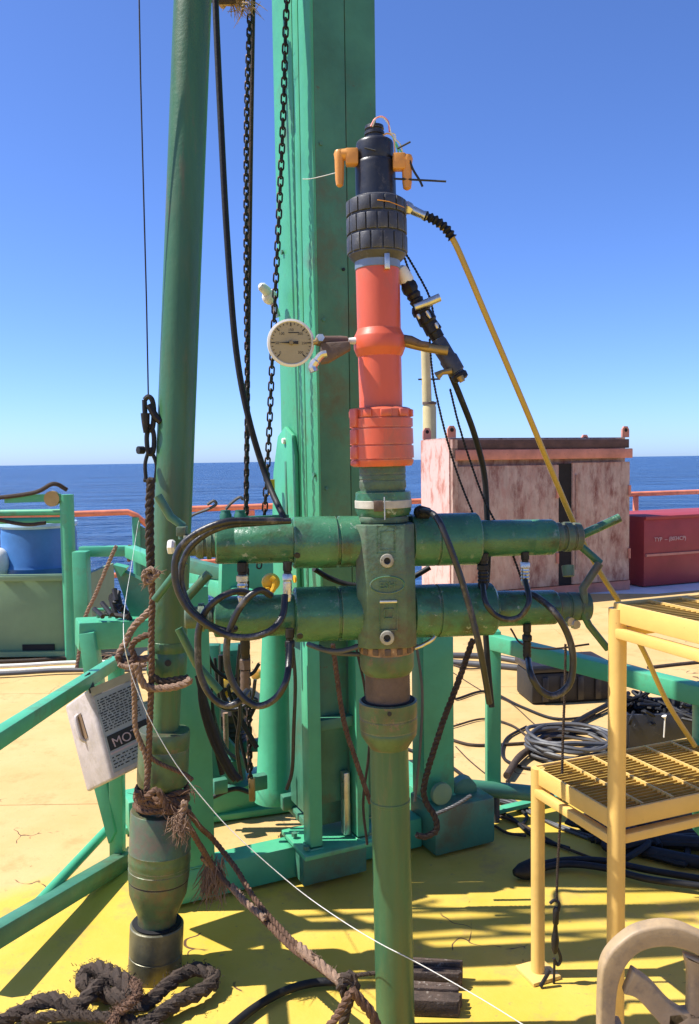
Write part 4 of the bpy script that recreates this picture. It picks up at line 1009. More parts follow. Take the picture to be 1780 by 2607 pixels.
tag(MB().box(W(642, 2010, 3.1), V((.012, 0, 0)), V((0, .01, 0)), V((0, 0, .045))).build('chain_hook_block', M['brass'], None, .003), 'small yellow brown block at the lower end of the middle chain', 'hook block')
hose('black_hose', 'thick black hose curving down from above to the ram cylinder, left of the mast', 'hose', WP(2.95, (548, -90), (549, 10), (562, 300), (578, 600), (600, 880), (632, 1060), (680, 1220), (726, 1325, 2.8)), .0115, M['black'])
fr = MB(); 
ropemb(WP(3.1, (560, 6), (590, -4), (610, -4), (640, -30)), .022, fr)
for k in range(70):
    fuzz(fr, W(random.uniform(590, 640), random.uniform(-8, 14), 3.1), V((.2, 0, -1)), 1, .075, .0016, .6)
tag(fr.build('frayed_rope', M['straw']), 'frayed straw coloured rope end at the top edge above the middle chain', 'rope')
tag(MB().tube(WP(3.08, (520, -6), (560, 2), (600, 0)), .012, 8).build('short_sling', M['ropedk']), 'short dark sling at the top edge beside the frayed rope', 'sling')

# drill pipe on the left
YP0, YP1 = 2.64, 2.505
dtop, dbot = W(497, -160, YP0), W(393.5, 2515, YP1)
ddir = (dbot - dtop).normalized()
def dpt(py):
    k_ = (py + 160) / 2675
    z = W(497 - 103.5 * k_, py, YP0 + (YP1 - YP0) * k_).z
    return dtop.lerp(dbot, (z - dtop.z) / (dbot.z - dtop.z))
DB = dbot
def dl(name, m, parent, prof, n=36):
    return MB().lathe(dtop, ddir, [((dpt(y) - dtop).length, pxr(r, YP0 + (YP1 - YP0) * (y + 160) / 2675)) for y, r in prof], n).build(name, m, parent)
dp = thing('drill_pipe', 'tall green drill pipe leaning slightly, standing in a stack of worn tool joints on deck', 'drill pipe', dbot)
dtop2 = dtop - ddir * 1.4
MB().lathe(dtop2, ddir, [(0, pxr(46, 2.6)), ((dpt(1640) - dtop2).length, pxr(47, 2.6))], 36).build('pipe', M['pipe'], dp)
dl('elevator_box', M['pipe'], dp, [(1628, 44), (1632, 49.5), (1640, 50.5), (1655, 50.5), (1656, 49.8), (1658, 49.8), (1659, 50.5), (1712, 50.5), (1722, 46), (1730, 40)])
MB().lathe(dpt(1676) + V((.016, -.0615, 0)), V((.1, -1, 0)), [(0, .010), (.003, .010)], 14).build('pin_hole', M['ink'], dp)
dl('neck', M['pipe'], dp, [(1726, 39), (1850, 38), (1872, 38)])
dl('middle_joint', M['joint'], dp, [(1857, 38), (1857.5, 64), (1860, 65.5), (1900, 65.5), (1902, 64.5), (1905, 65.5), (1985, 65.5), (1996, 62), (2004, 52)])
dl('rope_neck', M['steel'], dp, [(2000, 50), (2062, 51), (2075, 51)])
dl('lower_joint', M['joint'], dp, [(2060, 50), (2060.5, 77), (2063, 79), (2158, 79), (2160, 80.5), (2168, 79), (2176, 80.5), (2186, 80.5), (2190, 79), (2196, 79.5), (2197, 78.5), (2205, 78.5), (2206, 79.5), (2232, 78.5)])
dl('black_ring', M['ink'], dp, [(2231.5, 77), (2237, 77)])
dl('taper', M['joint'], dp, [(2236.5, 77), (2240, 77), (2270, 74), (2300, 62), (2318, 54), (2330, 50), (2372, 49)])
ring_ = [(2350, 56), (2349.5, 67), (2352, 69.5), (2420, 69.5), (2421, 68), (2424, 68), (2425, 69.5)] + [(2430 + 5 * i, 69 + (i % 2) * .8) for i in range(9)] + [(2480, 69), (2515, 68)]
dl('thread_protector', M['steel'], dp, ring_)
dl('protector_bore', M['dark'], dp, [(2345.5, 64), (2352, 58)])

# wire and shackles left of the pipe
tag(MB().tube(WP(2.56, (353, -80), (358, 200), (366, 500), (373, 760), (378, 1016)), .0024, 6).build('wire_line', M['iron']), 'thin dark wire coming straight down left of the drill pipe', 'wire')
sk = thing('shackle_set', 'black hook and shackles joining the thin wire to the brown rope', 'shackle', W(384, 1218, 2.55))
sp = W(378, 1012, 2.55)
MB().tube(spline(WP(2.55, (368, 1018), (378, 1010), (388, 1020), (392, 1050), (388, 1090), (376, 1092), (370, 1060), (368, 1018))), .008, 8).build('thimble', M['iron'], sk)
MB().tube(spline(WP(2.54, (380, 1030), (396, 1060), (410, 1074), (416, 1082))), [.011] * 17 + [.006] * 8, 8).build('hook', M['iron'], sk)
MB().tube(spline(WP(2.55, (384, 1080), (392, 1110), (390, 1150), (378, 1152), (374, 1110), (384, 1080))), .0075, 8).build('link', M['iron'], sk)
MB().lathe(W(370, 1052, 2.54), W(372, 1100, 2.54) - W(370, 1052, 2.54), [(0, .014), (.03, .012), (.06, .008)], 10).build('swivel', M['iron'], sk)
MB().tube(spline(WP(2.55, (381, 1140), (398, 1180), (396, 1222))), .006, 8).build('shackle_bow', M['iron'], sk)
MB().tube(spline(WP(2.55, (381, 1140), (370, 1180), (372, 1222))), .006, 8).build('shackle_bow', M['iron'], sk)
MB().tube(WP(2.55, (366, 1222), (402, 1222)), .007, 8).build('shackle_pin', M['iron'], sk)
MB().lathe(W(366, 1146, 2.53), V((-.6, -.6, 0)), [(0, .012), (.02, .012)], 8).build('bolt', M['iron'], sk)
# brown ropes
def rp_(name, lbl, Y, pts, r, m='rope', fz=None):
    pts = [(p[0], p[1], (p[2] if len(p) > 2 else Y) - (.07 if (p[2] if len(p) > 2 else Y) > 2.4 and p[0] < 525 else 0)) for p in pts]
    mb = ropemb(WP(Y, *pts), r)
    if fz:
        for c, d, n_, l_ in fz: fuzz(mb, W(*c, Y), V(d), n_, l_, .0011, .55)
    return tag(mb.build(name, M[m]), lbl, 'rope')
rp_('hanging_rope', 'long brown rope hanging straight down beside the drill pipe from the black shackles', 2.50, ((385, 1222), (383, 1260), (381, 1340), (384, 1440), (388, 1520), (386, 1600), (386, 1700), (384, 1780), (380, 1880), (377, 1960), (372, 2022)), .0098, 'rope')
rp_('rope_whipping', 'thick spliced upper part of the hanging brown rope', 2.495, ((385, 1218), (383, 1248), (381, 1300), (381, 1362), (384, 1440)), .0135, 'ropedk')
rp_('rope_knot', 'rust orange rope knot tied around the hanging rope beside the pipe', 2.48, ((372, 1452), (366, 1470), (378, 1484), (396, 1462), (384, 1448), (372, 1462), (392, 1470), (404, 1456)), .009, 'ropelt', [((400, 1458), (1, -.2, .2), 14, .03), ((372, 1484), (-.3, 0, -1), 10, .03)])
rp_('rope_wrap', 'brown rope clump wrapped around the green post end beside the jerrycan', 2.55, ((390, 1545), (370, 1566), (345, 1590), (328, 1618), (318, 1640), (306, 1660), (302, 1676), (322, 1684), (365, 1678), (385, 1672)), .0115, 'ropelt')
rp_('rope_wrap', 'second brown rope strand from the clump to the hanging rope', 2.53, ((388, 1614), (365, 1620), (342, 1634), (334, 1652), (342, 1672), (330, 1690), (308, 1690), (300, 1668)), .010, 'rope')
rp_('rope_wrap', 'lower horizontal rope lashing of the clump', 2.51, ((302, 1692), (322, 1698), (352, 1696), (372, 1692)), .008, 'ropelt', [((285, 1668), (-1, 0, -.2), 10, .05)])
rp_('rope_sling', 'brown rope sling passing in front of the pipe neck below the pin hole', 2.485, ((348, 1690), (356, 1722), (366, 1742), (384, 1752), (420, 1752), (455, 1746), (480, 1736), (484, 1728)), .0115, 'ropelt')
rp_('rope_sling', 'dark rope turn behind the sling on the pipe neck', 2.5, ((386, 1720), (410, 1734), (450, 1730), (478, 1726)), .011, 'ropedk')
rp_('hanging_rope', 'thinner brown rope hanging left of the tool joints in front of the jerrycan', 2.5, ((338, 1690), (342, 1760), (345, 1850), (358, 1890), (372, 1930), (376, 1990), (374, 2020)), .0085, 'ropelt')
rp_('rope_sling', 'slack brown rope crossing the middle tool joint', 2.5, ((376, 1920), (400, 1940), (440, 1958), (472, 1972), (490, 1986)), .007, 'rope')
wrp = MB()
for k in range(4):
    pts = []
    for j in range(13):
        a = math.pi * (-.15 + 1.3 * j / 12)
        c = dpt(2008 + 11 * k)
        pts.append(c + V((-math.cos(a), -math.sin(a), .04 * math.sin(j + k))) * (.076 + .004 * (k % 2)) + Z * .004 * math.sin(j * 1.7 + k))
    ropemb(pts, .0095, wrp, 3)
ropemb(WP(2.40, (352, 2014), (360, 2036), (385, 2020), (400, 2012), (418, 2040), (425, 2060)), .011, wrp)
for c, n_ in (((356, 2024), 16), ((424, 2052), 16), ((490, 2010), 12)): fuzz(wrp, W(*c, 2.40), V((0, -.3, -1)), n_, .04, .0012, .7)
tag(wrp.build('rope_turns', M['rope']), 'turns of brown rope wound around the neck above the lower tool joint', 'rope')
fb = ropemb(WP(2.39, (470, 2040), (468, 2062), (458, 2080), (448, 2096)), .012)
for k in range(60): fuzz(fb, W(random.uniform(432, 482), random.uniform(2070, 2100), 2.38), V((-.15, -.1, -1)), 1, .06, .0013, .45)
for k in range(40): fuzz(fb, W(random.uniform(446, 474), random.uniform(2090, 2120), 2.38), V((0, -.1, -1)), 1, .05, .0013, .4)
tag(fb.build('frayed_rope', M['ropelt']), 'frayed tan rope tassel lying over the rim of the lower tool joint', 'rope')
ft = ropemb(WP(2.55, (515, 2180), (530, 2196), (545, 2204)), .012)
for k in range(190): fuzz(ft, W(random.uniform(524, 566), random.uniform(2185, 2235), 2.55), V((random.uniform(-.35, .1), -.1, -1)), 1, .10, .0016, .15)
tag(ft.build('frayed_rope', M['ropelt']), 'frayed rope tail hanging in front of the base beam beside the tool joint', 'rope')
rp_('rope_line', 'brown rope running from the tool joint diagonally down to the knot, upper of the pair', 2.5, ((440, 2040, 2.50), (480, 2068, 2.50), (508, 2104, 2.55), (545, 2140, 2.56), (600, 2210, 2.5), (650, 2290, 2.42), (720, 2370, 2.35), (800, 2445, 2.25), (872, 2500, 2.14)), .0088, 'rope')
rp_('rope_line', 'brown rope running from the tool joint diagonally down to the knot, lower of the pair', 2.5, ((430, 2052, 2.48), (475, 2096, 2.49), (508, 2150, 2.54), (545, 2210, 2.54), (590, 2262, 2.48), (660, 2330, 2.4), (740, 2410, 2.3), (810, 2462, 2.22), (875, 2510, 2.14)), .0095, 'rope')
rp_('rope_sleeve', 'paler worn stretch of the diagonal rope pair near the base beam', 2.45, ((590, 2256, 2.47), (620, 2292, 2.43), (650, 2318, 2.4), (676, 2338, 2.37)), .0115, 'ropelt', [((640, 2310), (.3, 0, 1), 30, .02), ((610, 2280), (.3, 0, 1), 30, .02)])
rp_('rope_sleeve', 'thick pale rope wrapping just above the floor knot', 2.2, ((760, 2410, 2.25), (800, 2444, 2.2), (840, 2476, 2.16), (870, 2500, 2.12)), .0145, 'ropelt', [((800, 2440), (.3, 0, 1), 30, .02), ((840, 2476), (.3, 0, 1), 30, .02)])
rp_('rope_knot', 'dark brown rope knot on the deck left of the centre tube', 2.1, ((872, 2490), (896, 2484), (902, 2520), (884, 2534), (868, 2510), (890, 2494), (906, 2510), (892, 2540), (880, 2580), (872, 2620)), .0135, 'ropedk')
rp_('rope_tail', 'brown rope tail leading from the knot to the foot of the centre tube', 2.08, ((894, 2520), (920, 2550), (945, 2580), (965, 2625)), .014, 'rope')
rp_('rope_tail', 'brown rope tail leading from the knot towards the bottom edge', 2.06, ((890, 2530), (868, 2570), (840, 2610), (800, 2640)), .011, 'rope')
rp_('rope_tail', 'thin dark line passing from the knot behind the centre tube', 2.2, ((880, 2498), (910, 2484), (950, 2478), (990, 2480)), .006, 'ropedk')
hose('black_hose', 'black hose curving over the yellow deck at the bottom of the picture to the knot', 'hose', [G(560, 2640, .02), G(640, 2572, .02), G(720, 2525, .02), G(800, 2502, .02), G(880, 2500, .02)], .0125, M['black'])
# heavy oily rope pile on deck
def gp(*p): return [G(a, b, c) for a, b, c in p]
for lbl, pts, r, m in (('fat oily rope lying on the deck in the bottom left corner', ((-30, 2618, .03), (60, 2575, .03), (120, 2545, .05), (190, 2562, .04), (235, 2530, .05), (262, 2500, .05), (300, 2492, .05), (330, 2506, .05)), .023, 'ropedk'),
                       ('fat dark rope bight curling left of the thread protector', ((350, 2530, .05), (300, 2490, .06), (250, 2468, .05), (215, 2478, .04), (220, 2510, .04), (262, 2528, .03), (330, 2540, .04)), .026, 'ropedk'),
                       ('fat brown rope loop lying right of the thread protector', ((330, 2560, .04), (380, 2550, .05), (430, 2505, .05), (480, 2472, .05), (532, 2474, .05), (545, 2500, .04), (500, 2530, .04), (450, 2552, .04), (400, 2590, .03), (360, 2620, .03)), .022, 'ropedk'),
                       ('paler rope end lying across the dark rope pile', ((340, 2500, .08), (352, 2530, .09), (330, 2556, .08), (300, 2580, .05), (285, 2620, .03)), .014, 'rope'),
                       ('rope strand along the bottom edge under the pile', ((60, 2600, .02), (160, 2585, .03), (260, 2590, .03), (340, 2600, .03), (420, 2630, .03)), .016, 'ropedk')):
    mb = ropemb(gp(*pts), r, wob=.5)
    c = spline(gp(*pts))
    for k in range(600):
        fuzz(mb, random.choice(c) + V((random.gauss(0, r * .5), random.gauss(0, r * .5), r * .4)), V((random.gauss(0, 1), random.gauss(0, 1), .6)), 1, .013, .0012, .6)
    tag(mb.build('deck_rope', M[m]), lbl, 'rope')
# white twine
tag(ropemb([rail_pt(352, .95)] + WP(3.6, (352, 1330, 8.3), (338, 1420, 5.0), (320, 1530), (315, 1615, 2.44), (328, 1692, 2.40), (352, 1763, 2.38), (390, 1847, 2.36), (450, 1948, 2.34), (519, 2036, 2.32), (600, 2125, 2.29), (741, 2250, 2.25), (850, 2330, 2.17), (960, 2398, 2.08), (1070, 2455, 2.02), (1220, 2540, 1.95), (1350, 2620, 1.88)), .0014, n=5, strands=2).build('white_twine', M['twine']), 'white twine from the orange rail slanting down across the picture to the lower right', 'twine')

# ------------------------------------------------------------------ yellow stairs
N0 = V((.69, 2.14, 0)); SA, SB = V((math.cos(rad(22)), math.sin(rad(22)), 0)), V((math.sin(rad(22)), -math.cos(rad(22)), 0))
def S(a, b, z): return N0 + SA * a + SB * b + V((0, 0, z))
st = thing('step_stand', 'yellow steel step stand with two grating platforms at the right', 'stairs', N0)
PWD = .85
def platform(b0, b1, zt, nm):
    fr_ = []
    def bar(p, q, w=.008, h=.052, dz=-.026): MB().beam(p + Z * dz, q + Z * dz, w, h).build('frame_rail', M['yellow'], st, .003)
    bar(S(0, b0, zt), S(0, b1, zt)); bar(S(PWD, b0, zt), S(PWD, b1, zt)); bar(S(0, b0, zt), S(PWD, b0, zt)); bar(S(0, b1, zt), S(PWD, b1, zt))
    for p, q in ((S(0, b0, zt), S(0, b1, zt)), (S(PWD, b0, zt), S(PWD, b1, zt)), (S(0, b0, zt), S(PWD, b0, zt)), (S(0, b1, zt), S(PWD, b1, zt))):
        MB().beam(p - Z * .078, q - Z * .078, .026, .026).build('lower_rail', M['yellow'], st, .003)
    nb_ = int((b1 - b0) / .017)
    for i in range(1, nb_):
        b = b0 + (b1 - b0) * i / nb_
        me_ = MB().beam(S(.008, b, zt - .016), S(PWD - .008, b, zt - .014), .003, .024)
        me_.build('grating_bar', M['grate'], st)
    na = int(PWD / .10)
    for i in range(1, na):
        a = PWD * i / na
        MB().beam(S(a, b0 + .008, zt - .006), S(a, b1 - .008, zt - .006), .006, .014).build('cross_bar', M['yellow'], st)
platform(-.36, 0, .66, 'low')
platform(0, .42, 1.22, 'high')
def post(a, b, z1, r, n_='post'):
    MB().lathe(S(a, b, 0), Z, [(0, r), (z1, r)], 18).build(n_, M['yellow'], st)
    MB().box(S(a, b, .006), SA * .05, SB * .05, Z * .006).build('foot_plate', M['yellow'], st, .002)
post(0.006, -.35, .655, .021); post(PWD - .006, -.35, .655, .021)
post(0.006, .006, 1.205, .0235); post(PWD - .006, .006, 1.205, .0235); post(0.006, .41, 1.205, .0235); post(PWD - .006, .41, 1.205, .0235)

# cable bits inside and behind the stairs
tc_ = thing('tool_case', 'black plastic case with ribbed lid standing on the pale deck behind the stairs', 'case', G(1455, 1795))
cc = G(1455, 1790); cx_ = V((math.cos(rad(8)), math.sin(rad(8)), 0)); cy_ = V((-cx_.y, cx_.x, 0))
MB().box(cc + cy_ * .15 + Z * .105, cx_ * .27, cy_ * .15, Z * .10).build('body', mat('dark_grey_case', (.022, .02, .018), .6, var=.3, wear=(.1, .09, .08), wamt=.2), tc_, .02)
MB().box(cc + cy_ * .15 + Z * .235, cx_ * .28, cy_ * .16, Z * .028).build('lid', M['blackpl'], tc_, .018)
for a in (-.18, -.06, .06, .18):
    MB().box(cc - cy_ * .008 + cx_ * a + Z * .10, cx_ * .02, cy_ * .006, Z * .08).build('rib', M['blackpl'], tc_, .004)
MB().tube([cc + cy_ * .05 - cx_ * .1 + Z * .26, cc + cy_ * .05 - cx_ * .08 + Z * .285, cc + cy_ * .05 + cx_ * .08 + Z * .285, cc + cy_ * .05 + cx_ * .1 + Z * .26], .011, 8).build('handle', M['black'], tc_)
cr = thing('cable_crate', 'open black crate heaped with tangled black cable behind the near yellow post', 'crate', G(1690, 1925))
cc2 = G(1695, 1925)
for (dx, dy, hx, hy) in ((0, 0, .2, .008), (0, .3, .2, .008), (-.2, .15, .008, .15), (.2, .15, .008, .15)):
    MB().box(cc2 + V((dx, dy, .115)), V((hx, 0, 0)), V((0, hy, 0)), V((0, 0, .115))).build('side', M['blackpl'], cr, .003)
mb = MB()
for i in range(26):
    p = cc2 + V((random.uniform(-.17, .17), random.uniform(.02, .28), random.uniform(.14, .27)))
    mb.tube(spline([p + V((random.uniform(-.1, .1), random.uniform(-.1, .1), random.uniform(-.04, .05))) for _ in range(5)], 6), .009, 6)
tag(mb.build('cable_heap', M['black']), 'tangle of shiny black cable filling the black crate', 'cables')
tag(MB().tube([cc2 + V((-.03, -.05, .12)), cc2 + V((-.025, -.05, .22)), cc2 + V((-.03, -.05, .235))], [.004, .004, .014], 8).build('white_tag', M['white']), 'small white capped pin standing in front of the black crate', 'pin')
# coil of hose
coil = MB(); pts = []
c3 = G(1455, 1925, .0)
for i in range(260):
    a = i * 2 * math.pi / 26
    pts.append(c3 + V(((.205 + .03 * math.sin(i * .37) + .0025 * (i / 26)) * math.cos(a), (.19 + .03 * math.cos(i * .41)) * math.sin(a) , .015 + .011 * (i / 26) + .006 * math.sin(i * .9))))
coil.tube(pts, .0105, 7)
tag(coil.build('hose_coil', M['mrope']), 'coil of grey hose lying on the deck left of the near yellow post', 'hose')
for nm, lbl, pts, r, m in (
    ('deck_hose', 'black hose leading from the coil up to the tool case', ((1400, 1880, .03), (1480, 1830, .03), (1545, 1795, .04), (1600, 1765, .05)), .016, 'black'),
    ('deck_hose', 'black hose leading from the coil towards the rig base', ((1400, 1885, .05), (1330, 1920, .04), (1290, 1975, .03)), .018, 'ropedk'),
    ('deck_hose', 'pair of grey hoses across the far deck, upper one', ((1130, 1668, .02), (1250, 1672, .02), (1380, 1690, .02), (1560, 1690, .02), (1790, 1760, .02)), .024, 'mrope'),
    ('deck_hose', 'pair of grey hoses across the far deck, lower one', ((1130, 1684, .02), (1250, 1694, .02), (1380, 1704, .02), (1560, 1708, .02), (1790, 1778, .02)), .024, 'mrope'),
    ('deck_cable', 'thin dark cable on the deck left of the coil', ((1140, 1880, .01), (1200, 1896, .01), (1280, 1895, .01), (1360, 1890, .01)), .008, 'ropedk'),
    ('deck_cable', 'grey cable from the base beam running right under the lower platform', ((1215, 2045, .01), (1290, 2040, .01), (1380, 2085, .01), (1480, 2120, .01), (1600, 2160, .01)), .007, 'mrope'),
    ('deck_cable', 'second grey cable from the base beam under the lower platform', ((1255, 2030, .01), (1310, 2040, .01), (1400, 2095, .01), (1500, 2135, .01), (1600, 2175, .01)), .007, 'mrope'),
    ('deck_cable', 'thin loose wire across the pale deck', ((1150, 1710, .005), (1230, 1760, .005), (1300, 1790, .005), (1370, 1850, .005), (1440, 1880, .005)), .003, 'ropedk'),
    ('deck_cable', 'fine wire curling over the deck beside the side post', ((1160, 1900, .005), (1200, 1940, .005), (1260, 1985, .005), (1330, 2010, .005)), .003, 'ropedk'),
    ('deck_hose', 'black hose on shaded deck from the cone fitting, upper of two', ((1360, 2205, .03), (1440, 2190, .03), (1540, 2192, .03), (1650, 2215, .03), (1800, 2240, .03)), .013, 'black'),
    ('deck_hose', 'black hose on shaded deck from the cone fitting, lower of two', ((1360, 2215, .03), (1440, 2200, .03), (1540, 2210, .03), (1650, 2238, .03), (1800, 2258, .03)), .013, 'black'),
    ('deck_hose', 'thick black hose under the lower platform, nearest the wheel back chair', ((1480, 2096, .03), (1540, 2120, .03), (1620, 2160, .03), (1700, 2180, .03), (1800, 2200, .03)), .026, 'black'),
    ('deck_hose', 'thick black hose bunched behind the other one under the lower platform', ((1500, 2092, .05), (1580, 2110, .05), (1660, 2135, .05), (1800, 2150, .05)), .03, 'black'),
    ('deck_hose', 'thick black hose farthest back under the lower platform', ((1560, 2090, .04), (1650, 2098, .05), (1720, 2110, .05), (1800, 2118, .05)), .032, 'black'),
    ('deck_cable', 'dark cable near the far right edge across pale deck', ((1650, 1700, .01), (1720, 1692, .01), (1800, 1684, .01)), .014, 'ropedk')):
    hose(nm, lbl, 'hose' if nm == 'deck_hose' else 'cable', gp(*pts), r, M[m])
pc = G(1340, 2215)
tag(MB().lathe(G(1308, 2222, .03), G(1372, 2210, .035) - G(1308, 2222, .03), [(0, .012), (.03, .03), (.08, .04), (.09, .022), (.105, .018)], 14).build('cone_fitting', M['black']), 'black cone shaped hose end lying on the shaded deck', 'fitting')
# hanging dark line with turnbuckle
hl = thing('hanging_line', 'thin dark rope with a hook and turnbuckle hanging between the yellow posts', 'rope', W(1412, 2548, 2.42))
ropemb(WP(2.42, (1440, 1640), (1438, 1760), (1434, 1860), (1428, 2050), (1420, 2200), (1417, 2290)), .0042, n=5).build('rope', M['ropedk'], hl)
MB().tube(spline(WP(2.42, (1400, 2300), (1412, 2292), (1424, 2302), (1418, 2330), (1414, 2360))), .005, 7).build('hook', M['iron'], hl)
MB().lathe(W(1416, 2310, 2.42), W(1412, 2440, 2.42) - W(1416, 2310, 2.42), [(0, .006), (.01, .010), (.05, .009), (.055, .006), (.08, .008), (.1, .012), (.13, .010), (.145, .005)], 10).build('turnbuckle', M['iron'], hl)
MB().tube(spline(WP(2.42, (1418, 2410), (1428, 2440), (1420, 2456), (1410, 2440))), .005, 7).build('eye', M['iron'], hl)
MB().tube(WP(2.42, (1412, 2440), (1409, 2546)), .004, 6).build('tail', M['iron'], hl)
tag(MB().tube([G(1400, 2470, .05), G(1376, 2512, .005)], .006, 6).build('hook_pin', M['iron']), 'short dark pin leaning on the deck beside the hanging line', 'pin')

# dark timber blocks right of the centre tube
for lbl, y0, y1, xr in (('upper weathered dark timber board right of the centre tube', 2478, 2524, 1172), ('lower weathered dark timber board right of the centre tube', 2530, 2594, 1170)):
    t = thing('timber_board', lbl, 'board', G(1100, y1, .0), 'timber boards beside the centre tube')
    zt = .06 if y0 < 2500 else .05
    a, b, c, d = G(960, y1 - 8, 0), G(xr, y1, 0), G(xr + 2, y0 + 14, 0), G(960, y0, 0)
    k_ = 5
    for i in range(k_):
        u0, u1 = (i + .04) / k_, (i + .96) / k_
        h = zt * random.uniform(.8, 1.)
        q = [a.lerp(d, u0), b.lerp(c, u0) + V((random.uniform(-.01, .01), 0, 0)), b.lerp(c, u1) + V((random.uniform(-.01, .01), 0, 0)), a.lerp(d, u1)]
        MB().prism([p + Z * .003 for p in q], Z * h).build('split_stave', M['wood'], t, .003)

# beige plastic chair, its open back towards the stairs
YK = 1.7
ch = thing('plastic_chair', 'beige plastic chair with round open back and fan slats in the lower right corner', 'chair', V((.75, 1.5, 0)))
hub = (1775, 2600)
def cpts(pl_, Y=YK): return [W(a, b, Y) for a, b in pl_]
def band(outer, inner, name, th=.03):
    """closed band between two equally long pixel polylines, with thickness"""
    mb = MB(); n = len(outer)
    fo, fi = cpts(outer), cpts(inner)
    t = V((0, th, .004))
    bo, bi = [p + t for p in fo], [p + t for p in fi]
    vs = fo + fi + bo + bi; fs = []
    for i in range(n - 1):
        fs += [(i, i + 1, n + i + 1, n + i), (2 * n + i, 3 * n + i, 3 * n + i + 1, 2 * n + i + 1), (i, 2 * n + i, 2 * n + i + 1, i + 1), (n + i, n + i + 1, 3 * n + i + 1, 3 * n + i)]
    fs += [(0, n, 3 * n, 2 * n), (n - 1, 3 * n - 1, 4 * n - 1, 2 * n - 1)]
    return mb.add(vs, fs).build(name, M['chair'], ch, .006, segs=3)
def sp2(pl_, per=6): return [(p.x, p.y) for p in spline([V((a, b, 0)) for a, b in pl_], per)]
outer = sp2([(1527, 2700), (1527, 2600), (1529, 2525), (1534, 2470), (1553, 2430), (1590, 2394), (1630, 2371), (1690, 2359), (1740, 2365), (1790, 2386), (1850, 2410), (1900, 2460), (1930, 2530), (1940, 2620)])
inner = sp2([(1567, 2700), (1568, 2600), (1573, 2530), (1583, 2488), (1600, 2456), (1624, 2432), (1655, 2418), (1700, 2413), (1740, 2420), (1778, 2435), (1830, 2470), (1868, 2510), (1888, 2560), (1896, 2620)])
band(outer, inner, 'back_rim', .032)
s1a = sp2([(1588, 2534), (1622, 2545), (1660, 2585), (1700, 2630)]); s1b = sp2([(1612, 2470), (1660, 2505), (1712, 2560), (1765, 2590)])
band(s1b, s1a, 'fan_slat', .02)
s2a = sp2([(1742, 2432), (1752, 2480), (1753, 2530), (1750, 2600)]); s2b = sp2([(1800, 2452), (1790, 2500), (1785, 2550), (1790, 2600)])
band(s2b, s2a, 'fan_slat', .02)
band(sp2([(1880, 2500), (1830, 2560), (1800, 2620)]), sp2([(1850, 2480), (1800, 2540), (1770, 2590)]), 'fan_slat', .02)
band([(1700, 2580), (1760, 2575), (1830, 2590)], [(1690, 2680), (1760, 2690), (1840, 2680)], 'hub', .022)
# seat and legs, below the frame
px0, px1 = W(1527, 2690, YK), W(1940, 2690, YK)
zs = .36
MB().box(V(((px0.x + px1.x) / 2, YK - .2, zs)), V(((px1.x - px0.x) / 2, 0, 0)), V((0, .2, 0)), V((0, 0, .012))).build('seat', M['chair'], ch, .01)
for x in (px0.x + .03, px1.x - .03):
    MB().beam(V((x, YK + .02, zs + .02)), V((x + (.02 if x > .7 else -.02), YK + .06, 0)), .045, .03, V((0, 1, 0))).build('leg', M['chair'], ch, .006)
    MB().beam(V((x, YK - .38, zs)), V((x, YK - .40, 0)), .04, .03, V((0, 1, 0))).build('leg', M['chair'], ch, .006)
# machinery behind the hoses left of the mast
em_ = thing('pump_unit', 'dark pump unit with yellow cover and finned motor behind the hoses', 'pump', W(580, 1990, 3.65))
MB().lathe(W(580, 1800, 3.7), V((0, .1, -1)), [(0, .05), (.01, .085), (.03, .085)] + [(.05 + .012 * i, .078 + .006 * (i % 2)) for i in range(14)] + [(.235, .08), (.26, .07)], 28).build('finned_motor', M['iron'], em_)
MB().prism(WP(3.62, (536, 1745), (560, 1735), (582, 1762), (574, 1782), (548, 1770)), V((.02, .06, 0))).build('yellow_cover', M['yel2'], em_, .006)
MB().tube(WP(3.55, (574, 1815), (576, 1880), (575, 1915)), .012, 10).build('brown_pipe', M['ropelt'], em_)
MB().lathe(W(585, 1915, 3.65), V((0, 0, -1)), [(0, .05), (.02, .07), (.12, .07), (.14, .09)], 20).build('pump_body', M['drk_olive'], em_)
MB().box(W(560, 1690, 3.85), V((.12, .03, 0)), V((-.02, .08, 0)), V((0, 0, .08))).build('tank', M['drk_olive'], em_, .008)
MB().beam(W(520, 1660, 3.6), W(560, 1652, 3.6), .03, .02).build('bracket', M['brass'], em_, .002)
MB().beam(W(522, 1660, 3.6), W(524, 1690, 3.6), .03, .03, V((0, 1, 0))).build('bracket', M['brass'], em_, .002)
MB().lathe(W(657, 1715, 3.5), V((-.3, -1, 0)), [(0, .022), (.03, .02), (.032, .012)], 14).build('brass_port', M['tan'], em_)
mb = MB()
for i in range(10):
    p = W(random.uniform(540, 640), random.uniform(1700, 1790), 3.6)
    mb.tube(spline([p, p + V((random.uniform(-.06, .06), -.02, random.uniform(-.08, .03))), p + V((random.uniform(-.1, .1), .02, random.uniform(-.15, .0)))], 6), .009, 6)
mb.build('hose_tangle', M['black'], em_)
MB().box(W(610, 2040, 3.75), V((.5, .15, 0)), V((-.05, .15, 0)), V((0, 0, .015))).build('base_tray', M['rig'], em_, .004)
